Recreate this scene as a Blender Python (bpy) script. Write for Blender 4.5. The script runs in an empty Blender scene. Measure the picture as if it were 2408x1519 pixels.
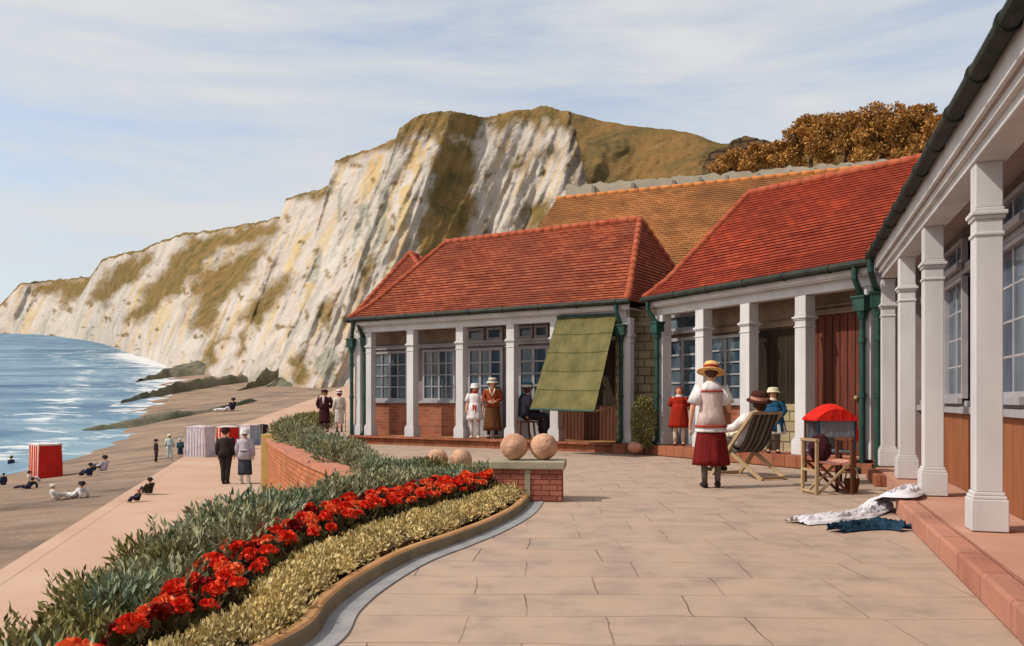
import bpy, bmesh, math, random
from mathutils import Vector, Matrix, noise
R = math.radians
random.seed(11)
SC = bpy.context.scene
C = SC.collection
V = Vector

# ------------------------------------------------------------------ camera, sky, sun
EYE, HOR, FOC, CX = 1.07, 940.0, 2000.0, 1204.0      # eye height, horizon row, focal length (2408-wide picture), middle column
cam_d = bpy.data.cameras.new('camera'); cam = bpy.data.objects.new('camera', cam_d); C.objects.link(cam)
cam.location = (0, 0, EYE); cam.rotation_euler = (R(90), 0, 0)
cam_d.sensor_width = 36; cam_d.lens = 36*FOC/2408; cam_d.shift_y = (HOR-759.5)/2408
cam_d.clip_start = 0.05; cam_d.clip_end = 5000
SC.camera = cam
SUN = V((-0.9, -0.24, 0.95)).normalized()
W = bpy.data.worlds.new('World'); SC.world = W; W.use_nodes = True
nt = W.node_tree; nt.nodes.clear()
def N(t, **kw):
    n = nt.nodes.new(t)
    for k, v in kw.items(): setattr(n, k, v)
    return n
out = N('ShaderNodeOutputWorld'); bg = N('ShaderNodeBackground'); bg.inputs[1].default_value = 0.15
sky = N('ShaderNodeTexSky'); sky.sky_type = 'NISHITA'; sky.sun_disc = False
sky.sun_elevation = math.asin(SUN.z); sky.sun_rotation = math.atan2(SUN.x, SUN.y)
sky.air_density = 1.0; sky.dust_density = 2.0
tc = N('ShaderNodeTexCoord'); mp = N('ShaderNodeMapping'); mp.inputs['Scale'].default_value = (1.7, 1.7, 12.0); mp.inputs['Rotation'].default_value = (R(5), R(-9), 0); mp.inputs['Location'].default_value = (3.7, 0.4, 0.55)
nz = N('ShaderNodeTexNoise'); nz.inputs['Scale'].default_value = 1.15; nz.inputs['Detail'].default_value = 7; nz.inputs['Roughness'].default_value = 0.6; nz.inputs['Distortion'].default_value = 0.35
rp = N('ShaderNodeValToRGB'); rp.color_ramp.elements[0].position = 0.36; rp.color_ramp.elements[1].position = 0.60
rp.color_ramp.elements[0].color = (0.40, 0.40, 0.40, 1); rp.color_ramp.elements[1].color = (0.97, 0.97, 0.97, 1)
mx = N('ShaderNodeMix', data_type='RGBA'); mx.inputs[7].default_value = (3.75, 3.8, 3.82, 1)
L = nt.links.new
L(tc.outputs['Generated'], mp.inputs[0]); L(mp.outputs[0], nz.inputs['Vector']); L(nz.outputs['Fac'], rp.inputs[0])
L(rp.outputs[0], mx.inputs[0]); L(sky.outputs[0], mx.inputs[6]); L(mx.outputs[2], bg.inputs[0]); L(bg.outputs[0], out.inputs[0])
sd = bpy.data.lights.new('sun', 'SUN'); sd.energy = 2.8; sd.angle = R(1.0); sd.color = (1.0, 0.94, 0.86)
sun = bpy.data.objects.new('sun', sd); C.objects.link(sun); sun.rotation_euler = SUN.to_track_quat('Z', 'Y').to_euler()
SC.view_settings.view_transform = 'Standard'; SC.view_settings.look = 'None'; SC.view_settings.exposure = 0.36; SC.view_settings.gamma = 1.0

def P(x, y, Y): return V(((x-CX)*Y/FOC, Y, EYE+(HOR-y)*Y/FOC))
def G(x, y, z=0.0):
    Y = FOC*(EYE-z)/(y-HOR); return V(((x-CX)*Y/FOC, Y, z))

# ------------------------------------------------------------------ materials
def srgb(r, g, b):
    f = lambda c: (c/255/12.92) if c/255 <= 0.04045 else ((c/255+0.055)/1.055)**2.4
    return (f(r), f(g), f(b), 1)
def A(r, g, b, k=0.8):                # picture colour of a lit surface -> base colour
    c = srgb(r, g, b); return (c[0]*k, c[1]*k, c[2]*k, 1)
class M_:
    def __init__(s, name, rough=0.85, spec=0.2):
        s.m = bpy.data.materials.new(name); s.m.use_nodes = True; s.t = s.m.node_tree
        s.b = s.t.nodes['Principled BSDF']; s.b.inputs['Roughness'].default_value = rough; s.b.inputs['Specular IOR Level'].default_value = spec
    def n(s, t, ins=None, **kw):
        q = s.t.nodes.new(t)
        for k, v in kw.items(): setattr(q, k, v)
        for k, v in (ins or {}).items():
            if hasattr(v, 'is_linked') or hasattr(v, 'links'): s.t.links.new(v, q.inputs[k])
            else: q.inputs[k].default_value = v
        return q
    def l(s, a, b): s.t.links.new(a, b)
    def coord(s, kind='Object', scale=(1, 1, 1), rot=(0, 0, 0)):
        tc = s.n('ShaderNodeTexCoord'); mp = s.n('ShaderNodeMapping', {'Scale': scale, 'Rotation': rot}); s.l(tc.outputs[kind], mp.inputs[0]); return mp.outputs[0]
    def noise(s, vec, scale, detail=5, rough=0.55, dist=0.0):
        return s.n('ShaderNodeTexNoise', {'Vector': vec, 'Scale': scale, 'Detail': detail, 'Roughness': rough, 'Distortion': dist}).outputs['Fac']
    def ramp(s, fac, stops):
        r = s.n('ShaderNodeValToRGB', {0: fac}); e = r.color_ramp.elements
        while len(e) < len(stops): e.new(0.5)
        for el, (p, c) in zip(e, stops): el.position = p; el.color = c
        return r.outputs[0]
    def mix(s, f, a, b, mode='MIX'):
        q = s.n('ShaderNodeMix', data_type='RGBA', blend_type=mode)
        for i, v in ((0, f), (6, a), (7, b)):
            if hasattr(v, 'links'): s.l(v, q.inputs[i])
            else: q.inputs[i].default_value = v
        return q.outputs[2]
    def col(s, c):
        if hasattr(c, 'links'): s.l(c, s.b.inputs['Base Color'])
        else: s.b.inputs['Base Color'].default_value = c
    def bump(s, h, strength=0.3, dist=0.02):
        q = s.n('ShaderNodeBump', {'Height': h, 'Strength': strength, 'Distance': dist}); s.l(q.outputs[0], s.b.inputs['Normal'])
def mnoise(name, c1, c2, scale=4, rough=0.85, bump=0.15, bdist=0.01, stretch=(1, 1, 1), spec=0.2, detail=6):
    m = M_(name, rough, spec); v = m.coord('Object', stretch); f = m.noise(v, scale, detail)
    m.col(m.ramp(f, [(0.3, c1), (0.7, c2)]))
    if bump: m.bump(m.noise(v, scale*5, 4), bump, bdist)
    return m.m
def mleaf(name, cols, rough=0.7, nscale=1.5, spec=0.15):
    m = M_(name, rough, spec); g = m.n('ShaderNodeNewGeometry'); k = len(cols)-1
    c = m.ramp(g.outputs['Random Per Island'], [(i/k, c) for i, c in enumerate(cols)])
    f = m.noise(m.coord('Object'), nscale, 3)
    c2 = m.mix(1.0, c, m.ramp(f, [(0.3, (0.72, 0.72, 0.72, 1)), (0.7, (1.2, 1.15, 1.05, 1))]), 'MULTIPLY')
    m.col(c2); return m.m
def mstripe(name, stops, scale, axis='X', rough=0.9, along=None):
    m = M_(name, rough, 0.1); v = m.coord('Object'); sp = m.n('ShaderNodeSeparateXYZ', {0: v})
    mu = m.n('ShaderNodeMath', {0: sp.outputs[axis], 1: scale}, operation='MULTIPLY'); fr = m.n('ShaderNodeMath', {0: mu.outputs[0]}, operation='FRACT')
    r = m.n('ShaderNodeValToRGB', {0: fr.outputs[0]}); r.color_ramp.interpolation = 'CONSTANT'; e = r.color_ramp.elements
    while len(e) < len(stops): e.new(0.5)
    for el, (p, c) in zip(e, stops): el.position = p; el.color = c
    f = m.noise(v, 6, 4); m.col(m.mix(0.35, r.outputs[0], m.ramp(f, [(0.3, (0.6, 0.6, 0.6, 1)), (0.7, (1.1, 1.1, 1.1, 1))]), 'MULTIPLY'))
    m.bump(m.noise(v, 40, 3), 0.2, 0.004); return m.m
def mbrick(name, c1, c2, mortar, w, h, ms=0.012, coord='Object', scale=(1, 1, 1), rot=(0, 0, 0), bump=0.5, nz=0.5, offset=0.5, nsc=2.0, rough=0.9, stain=None):
    m = M_(name, rough, 0.15); v = m.coord(coord, scale, rot)
    wv = m.n('ShaderNodeTexNoise', {'Vector': v, 'Scale': 1.7, 'Detail': 3}); off = m.mix(0.02, v, wv.outputs['Color'])
    b = m.n('ShaderNodeTexBrick', {'Vector': off, 'Color1': c1, 'Color2': c2, 'Mortar': mortar, 'Scale': 1.0, 'Mortar Size': ms, 'Mortar Smooth': 0.3, 'Bias': 0.0, 'Brick Width': w, 'Row Height': h}, offset=offset)
    f = m.noise(v, nsc, 6); c = m.mix(nz, b.outputs['Color'], m.ramp(f, [(0.28, (0.55, 0.56, 0.58, 1)), (0.5, (1, 1, 1, 1)), (0.72, (1.3, 1.22, 1.12, 1))]), 'MULTIPLY')
    if stain: c = m.mix(m.ramp(m.noise(v, 0.34, 5, 0.6), [(0.42, (0, 0, 0, 1)), (0.62, (0.7, 0.7, 0.7, 1))]), c, stain)
    m.col(c)
    inv = m.n('ShaderNodeMath', {0: 1.0, 1: b.outputs['Fac']}, operation='SUBTRACT'); fine = m.noise(v, 30, 4)
    ad = m.n('ShaderNodeMath', {0: inv.outputs[0], 1: fine}, operation='MULTIPLY_ADD'); ad.inputs[2].default_value = 0
    s2 = m.n('ShaderNodeMath', {0: inv.outputs[0], 1: fine}, operation='ADD'); m.bump(s2.outputs[0], bump, 0.012); return m.m
def mplain(name, c, rough=0.7, spec=0.25): 
    c2 = (min(1, c[0]*1.22), min(1, c[1]*1.22), min(1, c[2]*1.22), 1); c1 = (c[0]*0.82, c[1]*0.82, c[2]*0.82, 1)
    return mnoise(name, c1, c2, 3, rough, 0.12, 0.004, spec=spec)

MT = {}
MT['white'] = mnoise('white_paint', A(194, 190, 188, 0.88), A(220, 216, 213, 0.88), 2.5, 0.6, 0.1, 0.004, (1, 1, 0.35))
MT['frame'] = mnoise('shaded_white_frame', A(160, 156, 158, .75), A(188, 182, 182, .75), 4, 0.6)  # white frames greyed, dimness of the porch put into their colour
MT['tile'] = mbrick('red_roof_tile', A(146, 68, 46, .8), A(182, 98, 64, .8), A(84, 36, 30, .8), 0.2, 0.115, 0.007, 'UV', bump=0.6, nz=0.9, nsc=0.75, stain=A(130, 68, 52, .78))
MT['tile_deep'] = mbrick('deep_red_roof_tile', A(146, 54, 36, .8), A(182, 78, 48, .8), A(84, 30, 26, .8), 0.2, 0.115, 0.007, 'UV', bump=0.6, nz=0.9, nsc=0.8, stain=A(134, 52, 36, .78))
MT['tile_tan'] = mbrick('ochre_roof_tile', A(164, 106, 60, .8), A(188, 128, 76, .8), A(112, 72, 44, .8), 0.22, 0.13, 0.008, 'UV', bump=0.6, nz=0.9, nsc=1.2, stain=A(132, 88, 54, .75))
MT['ridge'] = mnoise('clay_ridge_tile', A(164, 74, 50, .8), A(192, 104, 70, .8), 5)
MT['ridge_tan'] = mnoise('tan_ridge_tile', A(186, 112, 58, .9), A(206, 136, 78, .9), 5)
MT['green'] = mnoise('dark_green_paint', A(20, 52, 44, .8), A(38, 82, 66, .8), 5, 0.5, 0.1, 0.003, spec=0.4)
MT['darkgutter'] = mnoise('black_green_gutter', A(30, 36, 32, .8), A(58, 62, 50, .8), 5, 0.6)
MT['brick'] = mbrick('red_brick', A(160, 88, 64, .75), A(182, 112, 84, .75), A(166, 132, 110, .7), 0.22, 0.075, 0.009, bump=0.5, nz=0.6, rot=(R(90), 0, 0))
MT['orangebrick'] = mbrick('orange_brick', A(184, 110, 70, .75), A(206, 136, 92, .75), A(150, 96, 72, .7), 0.24, 0.08, 0.008, 'UV', bump=0.5, nz=0.6)
MT['pierbrick'] = mbrick('plum_brick', A(146, 84, 68, .9), A(172, 108, 86, .9), A(110, 66, 56, .8), 0.16, 0.055, 0.006, bump=0.6, nz=0.6, rot=(R(90), 0, 0))
MT['kerbbrick'] = mbrick('pink_brick_step', A(192, 128, 106, .68), A(208, 148, 124, .68), A(150, 92, 76, .7), 0.62, 0.5, 0.006, bump=0.4, nz=0.5)
MT['stepbrick'] = mbrick('rust_brick_step', A(158, 94, 68, .72), A(178, 116, 86, .72), A(120, 70, 52, .7), 0.24, 0.5, 0.008, bump=0.4, nz=0.6)
MT['floorpink'] = mnoise('pink_floor_tile', A(204, 148, 122, .68), A(220, 168, 142, .68), 2)
MT['dado'] = mnoise('brown_board', A(140, 82, 50, .8), A(166, 104, 68, .8), 3, 0.75, 0.15, 0.006, (3, 3, 0.5))
MT['wallmauve'] = mnoise('mauve_render', A(126, 112, 112, .8), A(152, 138, 136, .8), 3)
MT['wallbrown'] = mnoise('brown_render', A(122, 98, 82, .9), A(152, 126, 106, .9), 4)
MT['ceiling'] = mnoise('lilac_grey_soffit', A(164, 148, 146, .9), A(186, 170, 166, .9), 3)
MT['door'] = mnoise('red_brown_door', A(84, 42, 32, .9), A(116, 60, 44, .9), 5, 0.7, 0.3, 0.01, (5, 5, 0.4))
MT['dark'] = mnoise('dark_curtain_and_shade', A(40, 36, 30, .8), A(74, 62, 46, .8), 4, 0.9, 0.3, 0.01, (5, 5, 0.3))  # curtain colour, also painted shade in the left porch bay
MT['stone'] = mbrick('rubble_stone', A(150, 138, 108, .9), A(182, 166, 132, .9), A(120, 108, 86, .8), 0.27, 0.17, 0.014, bump=0.8, nz=0.8, rot=(R(90), 0, 0))
MT['cap'] = mnoise('mossy_stone_cap', A(148, 140, 114, .8), A(184, 172, 144, .8), 6)
MT['ball'] = mnoise('stone_ball', A(186, 140, 112, .85), A(228, 180, 146, .85), 7, 0.92, 0.9, 0.02)
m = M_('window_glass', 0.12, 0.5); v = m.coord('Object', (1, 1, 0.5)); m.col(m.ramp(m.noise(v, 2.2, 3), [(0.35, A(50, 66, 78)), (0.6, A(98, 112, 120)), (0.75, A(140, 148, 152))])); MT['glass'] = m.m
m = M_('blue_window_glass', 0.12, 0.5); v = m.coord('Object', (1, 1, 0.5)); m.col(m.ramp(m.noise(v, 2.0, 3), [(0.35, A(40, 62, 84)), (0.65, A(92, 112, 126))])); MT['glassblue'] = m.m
MT['wood'] = mnoise('pale_wood', A(160, 132, 98, .8), A(194, 166, 126, .8), 6, 0.6, 0.2, 0.005, (1, 1, 0.3))
MT['darkwood'] = mnoise('dark_wood', A(78, 44, 30, .9), A(108, 66, 44, .9), 6, 0.6, 0.2, 0.005, (1, 1, 0.3))
# paving
m = M_('flagstone', 0.85, 0.2); v = m.coord('Object', (1, 1, 1), (0, 0, R(1.5)))
wv = m.n('ShaderNodeTexNoise', {'Vector': v, 'Scale': 1.3, 'Detail': 4}); vv = m.mix(0.09, v, wv.outputs['Color'])
b = m.n('ShaderNodeTexBrick', {'Vector': vv, 'Color1': A(192, 163, 142, .69), 'Color2': A(214, 184, 160, .69), 'Mortar': A(148, 116, 92, .62), 'Scale': 1.0, 'Mortar Size': 0.005, 'Mortar Smooth': 0.4, 'Brick Width': 0.62, 'Row Height': 0.43}, offset=0.41, squash=1.25, squash_frequency=3)
b2 = m.n('ShaderNodeTexBrick', {'Vector': vv, 'Color1': (1, 1, 1, 1), 'Color2': (0.5, 0.56, 0.57, 1), 'Mortar': (1, 1, 1, 1), 'Scale': 1.0, 'Mortar Size': 0.0, 'Bias': -0.3, 'Brick Width': 0.62, 'Row Height': 0.43}, offset=0.41, squash=1.25, squash_frequency=3)
c = m.mix(0.62, b.outputs[0], b2.outputs[0], 'MULTIPLY')
gaps = m.noise(v, 0.9, 3); c = m.mix(m.ramp(gaps, [(0.40, (0.0, 0.0, 0.0, 1)), (0.60, (0.6, 0.6, 0.6, 1))]), c, A(204, 174, 151, .69))
f = m.noise(v, 2.6, 8, 0.62); c = m.mix(0.75, c, m.ramp(f, [(0.28, (0.6, 0.62, 0.66, 1)), (0.5, (1, 1, 1, 1)), (0.75, (1.2, 1.14, 1.04, 1))]), 'MULTIPLY')
m.col(c); iv = m.n('ShaderNodeMath', {0: 1.0, 1: b.outputs['Fac']}, operation='SUBTRACT'); s2 = m.n('ShaderNodeMath', {0: iv.outputs[0], 1: m.noise(v, 22, 6)}, operation='ADD'); m.bump(s2.outputs[0], 0.3, 0.008); MT['paving'] = m.m
MT['prom'] = mnoise('pink_promenade_tar', A(212, 168, 140, .68), A(226, 190, 162, .68), 0.45, 0.9, 0.2, 0.01, detail=9)
m = M_('shingle_sand', 0.95, 0.1); v = m.coord('Object', (0.25, 0.6, 1), (0, 0, R(-20))); f = m.noise(v, 0.9, 9, 0.62)
m.col(m.ramp(f, [(0.28, A(108, 92, 80, .7)), (0.42, A(156, 134, 116, .7)), (0.55, A(182, 152, 126, .7)), (0.72, A(192, 170, 152, .7))])); m.bump(m.noise(m.coord('Object'), 6, 8, 0.7), 0.9, 0.12); MT['beach'] = m.m
MT['soil'] = mnoise('bed_soil', A(70, 58, 42, .7), A(104, 86, 60, .7), 4, 0.95, 0.6, 0.03)
MT['reef'] = mnoise('weedy_rock', A(84, 90, 70, .8), A(146, 134, 112, .8), 0.5, 0.95, 0.7, 0.2)
# sea
m = M_('sea_water', 0.5, 0.25); v = m.coord('Object', (0.32, 1.0, 1.0)); v2 = m.coord('Object', (0.07, 0.30, 1), (0, 0, R(6)))
base = m.ramp(m.noise(v2, 0.42, 6, 0.6, 0.3), [(0.32, A(66, 108, 142, .6)), (0.45, A(96, 138, 166, .6)), (0.58, A(140, 174, 192, .62)), (0.75, A(170, 196, 206, .64))])
geo = m.n('ShaderNodeAttribute', attribute_name='foam'); fn = m.noise(v, 0.75, 8, 0.66, 0.6)
ad = m.n('ShaderNodeMath', {0: fn, 1: geo.outputs['Fac']}, operation='ADD'); fm = m.ramp(ad.outputs[0], [(0.60, (0, 0, 0, 1)), (0.70, (0.95, 0.95, 0.95, 1))])
m.col(m.mix(fm, base, A(234, 234, 230, .8))); m.bump(m.noise(v, 1.6, 7, 0.6), 0.5, 0.25); MT['sea'] = m.m
# chalk cliffs: mask attribute R plant cover, G ochre, B grey-green streak
def mcliff(name):
    m = M_(name, 0.95, 0.05); at = m.n('ShaderNodeAttribute', attribute_name='mask'); sp = m.n('ShaderNodeSeparateColor', {0: at.outputs['Color']})
    v = m.coord('Object'); f = m.noise(v, 0.16, 8, 0.62)
    ch = m.ramp(f, [(0.3, A(204, 188, 172, .66)), (0.5, A(224, 209, 194, .68)), (0.72, A(234, 223, 208, .68))])
    ch = m.mix(sp.outputs[1], ch, m.ramp(f, [(0.3, A(196, 154, 92, .8)), (0.7, A(222, 192, 128, .8))]))
    ch = m.mix(sp.outputs[2], ch, m.ramp(f, [(0.3, A(138, 138, 122, .8)), (0.7, A(178, 172, 152, .8))]))
    f2 = m.noise(v, 0.33, 8, 0.66)
    vg = m.ramp(f2, [(0.3, A(94, 84, 50, .78)), (0.46, A(126, 106, 64, .8)), (0.6, A(148, 116, 72, .82)), (0.78, A(136, 130, 84, .82))])
    m.col(m.mix(sp.outputs[0], ch, vg)); 
    bs = m.n('ShaderNodeMath', {0: f2, 1: m.noise(v, 1.1, 5)}, operation='ADD'); m.bump(bs.outputs[0], 0.6, 1.0); return m.m
MT['cliff'] = mcliff('chalk_cliff')
m = M_('down_grass', 0.95, 0.05); v = m.coord('Object', (1, 1, 1)); f = m.noise(v, 0.11, 8, 0.66)
m.col(m.ramp(f, [(0.3, A(84, 66, 40, .78)), (0.45, A(114, 96, 58, .78)), (0.58, A(138, 104, 62, .8)), (0.75, A(138, 128, 84, .8))])); m.bump(m.noise(v, 0.5, 6), 0.9, 1.2); MT['down'] = m.m
# foliage
MT['greyleaf'] = mleaf('grey_green_leaf', [A(92, 100, 70, 1), A(134, 138, 104, 1), A(172, 172, 140, 1), A(136, 132, 84, 1)])
MT['blueleaf'] = mleaf('blue_green_leaf', [A(78, 98, 80, 1), A(118, 136, 112, 1), A(158, 164, 138, 1), A(128, 132, 88, 1)])
MT['oliveleaf'] = mleaf('olive_leaf', [A(96, 94, 54, .9), A(128, 122, 72, .9), A(160, 148, 96, .9)])
MT['yellowleaf'] = mleaf('yellow_green_leaf', [A(176, 154, 98, 1), A(208, 184, 126, 1), A(226, 206, 154, 1), A(164, 152, 100, 1)], nscale=4, spec=0.02)
MT['rustleaf'] = mleaf('russet_leaf', [A(140, 98, 54, 1), A(164, 118, 64, 1), A(184, 136, 76, 1), A(208, 164, 98, 1)], nscale=0.5, spec=0.02)
MT['bark'] = mnoise('bark', A(70, 50, 38), A(104, 80, 60), 5)
for k, cc in (('scarlet', [A(196, 34, 20, 1), A(232, 60, 34, 1), A(244, 92, 54, 1)]), ('orange', [A(222, 70, 32, 1), A(242, 110, 62, 1), A(248, 150, 100, 1)]), ('crimson', [A(96, 12, 14, .9), A(140, 22, 18, .9), A(176, 36, 24, .9)])):
    MT[k] = mleaf(k+'_petal', cc, 0.6)
MT['plainwhite'] = mnoise('white_towelling', A(214, 208, 212, .85), A(236, 230, 232, .85), 5, 0.95, 0.3, 0.01)
# cloth and people
def cl(n, r, g, b, k=.85):
    c = A(r, g, b, k); m = M_(n+'_cloth', 0.92, 0.08); v = m.coord('Object', (1, 1, 0.35)); f = m.noise(v, 9, 4)
    m.col(m.ramp(f, [(0.3, tuple(x*0.74 for x in c[:3])+(1,)), (0.55, c), (0.75, tuple(min(1, x*1.2) for x in c[:3])+(1,))])); m.bump(m.noise(v, 11, 3, 0.5, 0.8), 0.75, 0.03); MT[n] = m.m
for a in (('maroon', 116, 34, 32), ('rosepink', 214, 190, 182), ('whitecloth', 232, 224, 220), ('redtrim', 170, 66, 52), ('straw', 236, 188, 120), ('redband', 150, 60, 44), ('redfrock', 160, 44, 30),
          ('bluecoat', 40, 82, 112), ('cream', 226, 214, 184), ('brownhat', 74, 40, 34), ('stocking', 120, 104, 96), ('shoe', 56, 48, 44), ('rust', 150, 70, 44), ('brownskirt', 104, 66, 42), ('navy', 44, 54, 78),
          ('darksuit', 62, 54, 50), ('lilac', 196, 186, 196), ('darkskirt', 66, 70, 80), ('plum', 70, 38, 42), ('paledress', 214, 202, 188), ('redsash', 200, 50, 40), ('darkcloth', 54, 50, 62), ('tentlilac', 214, 200, 206),
          ('teal', 70, 104, 120), ('aqua', 196, 214, 206), ('red', 220, 44, 34), ('greycanvas', 128, 130, 136), ('towelwhite', 228, 220, 222), ('navytowel', 40, 66, 84), ('pinkbead', 214, 150, 130), ('tentblue', 160, 166, 184)):
    cl(*a)
MT['skin'] = mplain('skin', A(214, 158, 124, .9), 0.6, 0.3); MT['eye'] = mplain('eye', A(40, 26, 22), 0.3); MT['lip'] = mplain('lip', A(170, 80, 70)); MT['hairbrown'] = mplain('brown_hair', A(84, 46, 30), 0.6); MT['hairauburn'] = mplain('auburn_hair', A(126, 52, 36), 0.6)
m = M_('green_blind_canvas', 0.9, 0.1); v = m.coord('UV'); f = m.noise(v, 3, 6); c = m.ramp(f, [(0.3, A(100, 94, 60, .8)), (0.7, A(134, 122, 82, .8))])
wv = m.n('ShaderNodeTexBrick', {'Vector': v, 'Color1': (1, 1, 1, 1), 'Color2': (0.9, 0.9, 0.86, 1), 'Mortar': (0.45, 0.55, 0.45, 1), 'Scale': 1.0, 'Mortar Size': 0.018, 'Mortar Smooth': 0.6, 'Brick Width': 5.0, 'Row Height': 0.42}, offset=0.0)
c = m.mix(1.0, c, wv.outputs[0], 'MULTIPLY'); st = m.noise(m.coord('UV', (14, 1, 1)), 2, 4); c = m.mix(0.6, c, m.ramp(st, [(0.35, (0.7, 0.75, 0.7, 1)), (0.6, (1.1, 1.08, 1, 1))]), 'MULTIPLY'); m.col(c); m.bump(st, 0.25, 0.01); MT['blind'] = m.m
MT['tentstripe'] = mstripe('red_white_tent_stripe', [(0, A(200, 42, 34, .9)), (0.62, A(236, 206, 186, .9))], 4.2)
MT['tentred'] = mplain('tent_red', A(196, 38, 32, .9), 0.9)
MT['deckstripe'] = mstripe('deck_canvas_stripe', [(0, A(66, 70, 74)), (0.3, A(138, 122, 104)), (0.55, A(48, 56, 60)), (0.8, A(118, 104, 90))], 6.0)

# ------------------------------------------------------------------ mesh helpers
class MB:
    def __init__(s): s.v = []; s.f = []; s.mi = []; s.uv = {}; s.cur = 0
    def add(s, pts, faces, uvs=None):
        b = len(s.v); s.v += [tuple(p) for p in pts]
        for i, f in enumerate(faces):
            if uvs: s.uv[len(s.f)] = uvs[i]
            s.f.append(tuple(b+k for k in f)); s.mi.append(s.cur)
    def box(s, x0, x1, y0, y1, z0, z1, M=None):
        p = [V((x, y, z)) for z in (z0, z1) for y in (y0, y1) for x in (x0, x1)]
        if M: p = [M @ q for q in p]
        s.add(p, [(0, 2, 3, 1), (4, 5, 7, 6), (0, 1, 5, 4), (1, 3, 7, 5), (3, 2, 6, 7), (2, 0, 4, 6)])
    def bar(s, a, b, w, h=None):        # square bar from a to b
        h = h or w; a, b = V(a), V(b); t = (b-a).normalized(); ref = V((0, 0, 1)) if abs(t.z) < 0.9 else V((1, 0, 0))
        sx = t.cross(ref).normalized()*w/2; sy = sx.cross(t).normalized()*h/2
        p = [q+i*sx+j*sy for q in (a, b) for i, j in ((-1, -1), (1, -1), (1, 1), (-1, 1))]
        s.add(p, [(3, 2, 1, 0), (4, 5, 6, 7), (0, 1, 5, 4), (1, 2, 6, 5), (2, 3, 7, 6), (3, 0, 4, 7)])
    def tube(s, pts, rad, n=8, cap=True, folds=0, amp=0.0, ref=None):
        pts = [V(p) for p in pts]; k = len(pts); ring = []
        for i, p in enumerate(pts):
            t = (pts[min(i+1, k-1)]-pts[max(i-1, 0)]).normalized()
            rf = ref or (V((1, 0, 0)) if abs(t.x) < 0.92 else V((0, 1, 0)))
            sx = (rf-t*rf.dot(t)).normalized(); sy = t.cross(sx)
            r = rad[i] if isinstance(rad, (list, tuple)) else rad
            rx, ry = r if isinstance(r, (list, tuple)) else (r, r)
            for j in range(n):
                a = 2*math.pi*j/n; w = 1+(amp*(i/(k-1))*math.cos(folds*a+0.6*math.sin(3*a)) if folds else 0)
                ring.append(p+sx*math.cos(a)*rx*w+sy*math.sin(a)*ry*w)
        fs = [(i*n+j, i*n+(j+1) % n, (i+1)*n+(j+1) % n, (i+1)*n+j) for i in range(k-1) for j in range(n)]
        if cap: fs += [tuple(range(n))[::-1], tuple((k-1)*n+j for j in range(n))]
        s.add(ring, fs)
    def lathe(s, prof, n=24, M=None, cap=True):
        M = M or Matrix(); k = len(prof)
        pts = [M @ V((r*math.cos(2*math.pi*j/n), r*math.sin(2*math.pi*j/n), z)) for r, z in prof for j in range(n)]
        fs = [(i*n+j, i*n+(j+1) % n, (i+1)*n+(j+1) % n, (i+1)*n+j) for i in range(k-1) for j in range(n)]
        if cap: fs += [tuple(range(n))[::-1], tuple((k-1)*n+j for j in range(n))]
        s.add(pts, fs)
    def ball(s, c, r, n=14, sq=(1, 1, 1), lump=0.0):
        c = V(c); prof = [(max(1e-4, math.sin(math.pi*i/n)), -math.cos(math.pi*i/n)) for i in range(n+1)]; m2 = n*2
        pts = []
        for pr, pz in prof:
            for j in range(m2):
                a = 2*math.pi*j/m2; d = V((pr*math.cos(a)*sq[0], pr*math.sin(a)*sq[1], pz*sq[2])); q = 1+lump*noise.noise(d*2.5+c)
                pts.append(c+d*r*q)
        s.add(pts, [(i*m2+j, i*m2+(j+1) % m2, (i+1)*m2+(j+1) % m2, (i+1)*m2+j) for i in range(n) for j in range(m2)])
    def leaf(s, c, d, up, ln, w):
        d = d.normalized(); sx = d.cross(up)
        if sx.length < 1e-3: sx = d.cross(V((1, 0, 0)))
        sx = sx.normalized()*w/2; nn = sx.cross(d).normalized()
        s.add([c, c+d*ln*0.45+sx+nn*w*0.12, c+d*ln, c+d*ln*0.45-sx+nn*w*0.12], [(0, 1, 2, 3)])
    def clump(s, c, r, n, ln, w, up=0.3, shell=0.55, rng=random):
        c = V(c)
        for _ in range(n):
            while True:
                q = V((rng.uniform(-1, 1), rng.uniform(-1, 1), rng.uniform(-1, 1)))
                if 0.02 < q.length < 1: break
            q = q.normalized()*(shell+(1-shell)*rng.random())
            p = c+V((q.x*r[0], q.y*r[1], q.z*r[2])); d = q+V((rng.uniform(-.7, .7), rng.uniform(-.7, .7), rng.uniform(-.7, .7)+up))
            k = rng.uniform(0.6, 1.25); s.leaf(p, d, V((rng.uniform(-1, 1), rng.uniform(-1, 1), rng.uniform(-1, 1))), ln*k, w*k)
    def build(s, name, mats, parent=None, smooth=False, bevel=0.0):
        me = bpy.data.meshes.new(name); me.from_pydata(s.v, [], s.f)
        if not isinstance(mats, (list, tuple)): mats = [mats]
        for q in mats: me.materials.append(MT[q] if isinstance(q, str) else q)
        for i, p in enumerate(me.polygons): p.material_index = s.mi[i]; p.use_smooth = smooth
        if s.uv:
            ul = me.uv_layers.new(name='UVMap')
            for i, p in enumerate(me.polygons):
                if i in s.uv:
                    for li, q in zip(p.loop_indices, s.uv[i]): ul.data[li].uv = q
        me.update()
        o = bpy.data.objects.new(name, me); C.objects.link(o)
        if parent: o.parent = parent
        if bevel:
            md = o.modifiers.new('bevel', 'BEVEL'); md.width = bevel; md.segments = 2; md.limit_method = 'ANGLE'
        return o
def tag(o, label=None, cat=None, group=None, kind=None):
    if label: o['label'] = label
    if cat: o['category'] = cat
    if group: o['group'] = group
    if kind: o['kind'] = kind
    return o
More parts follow.
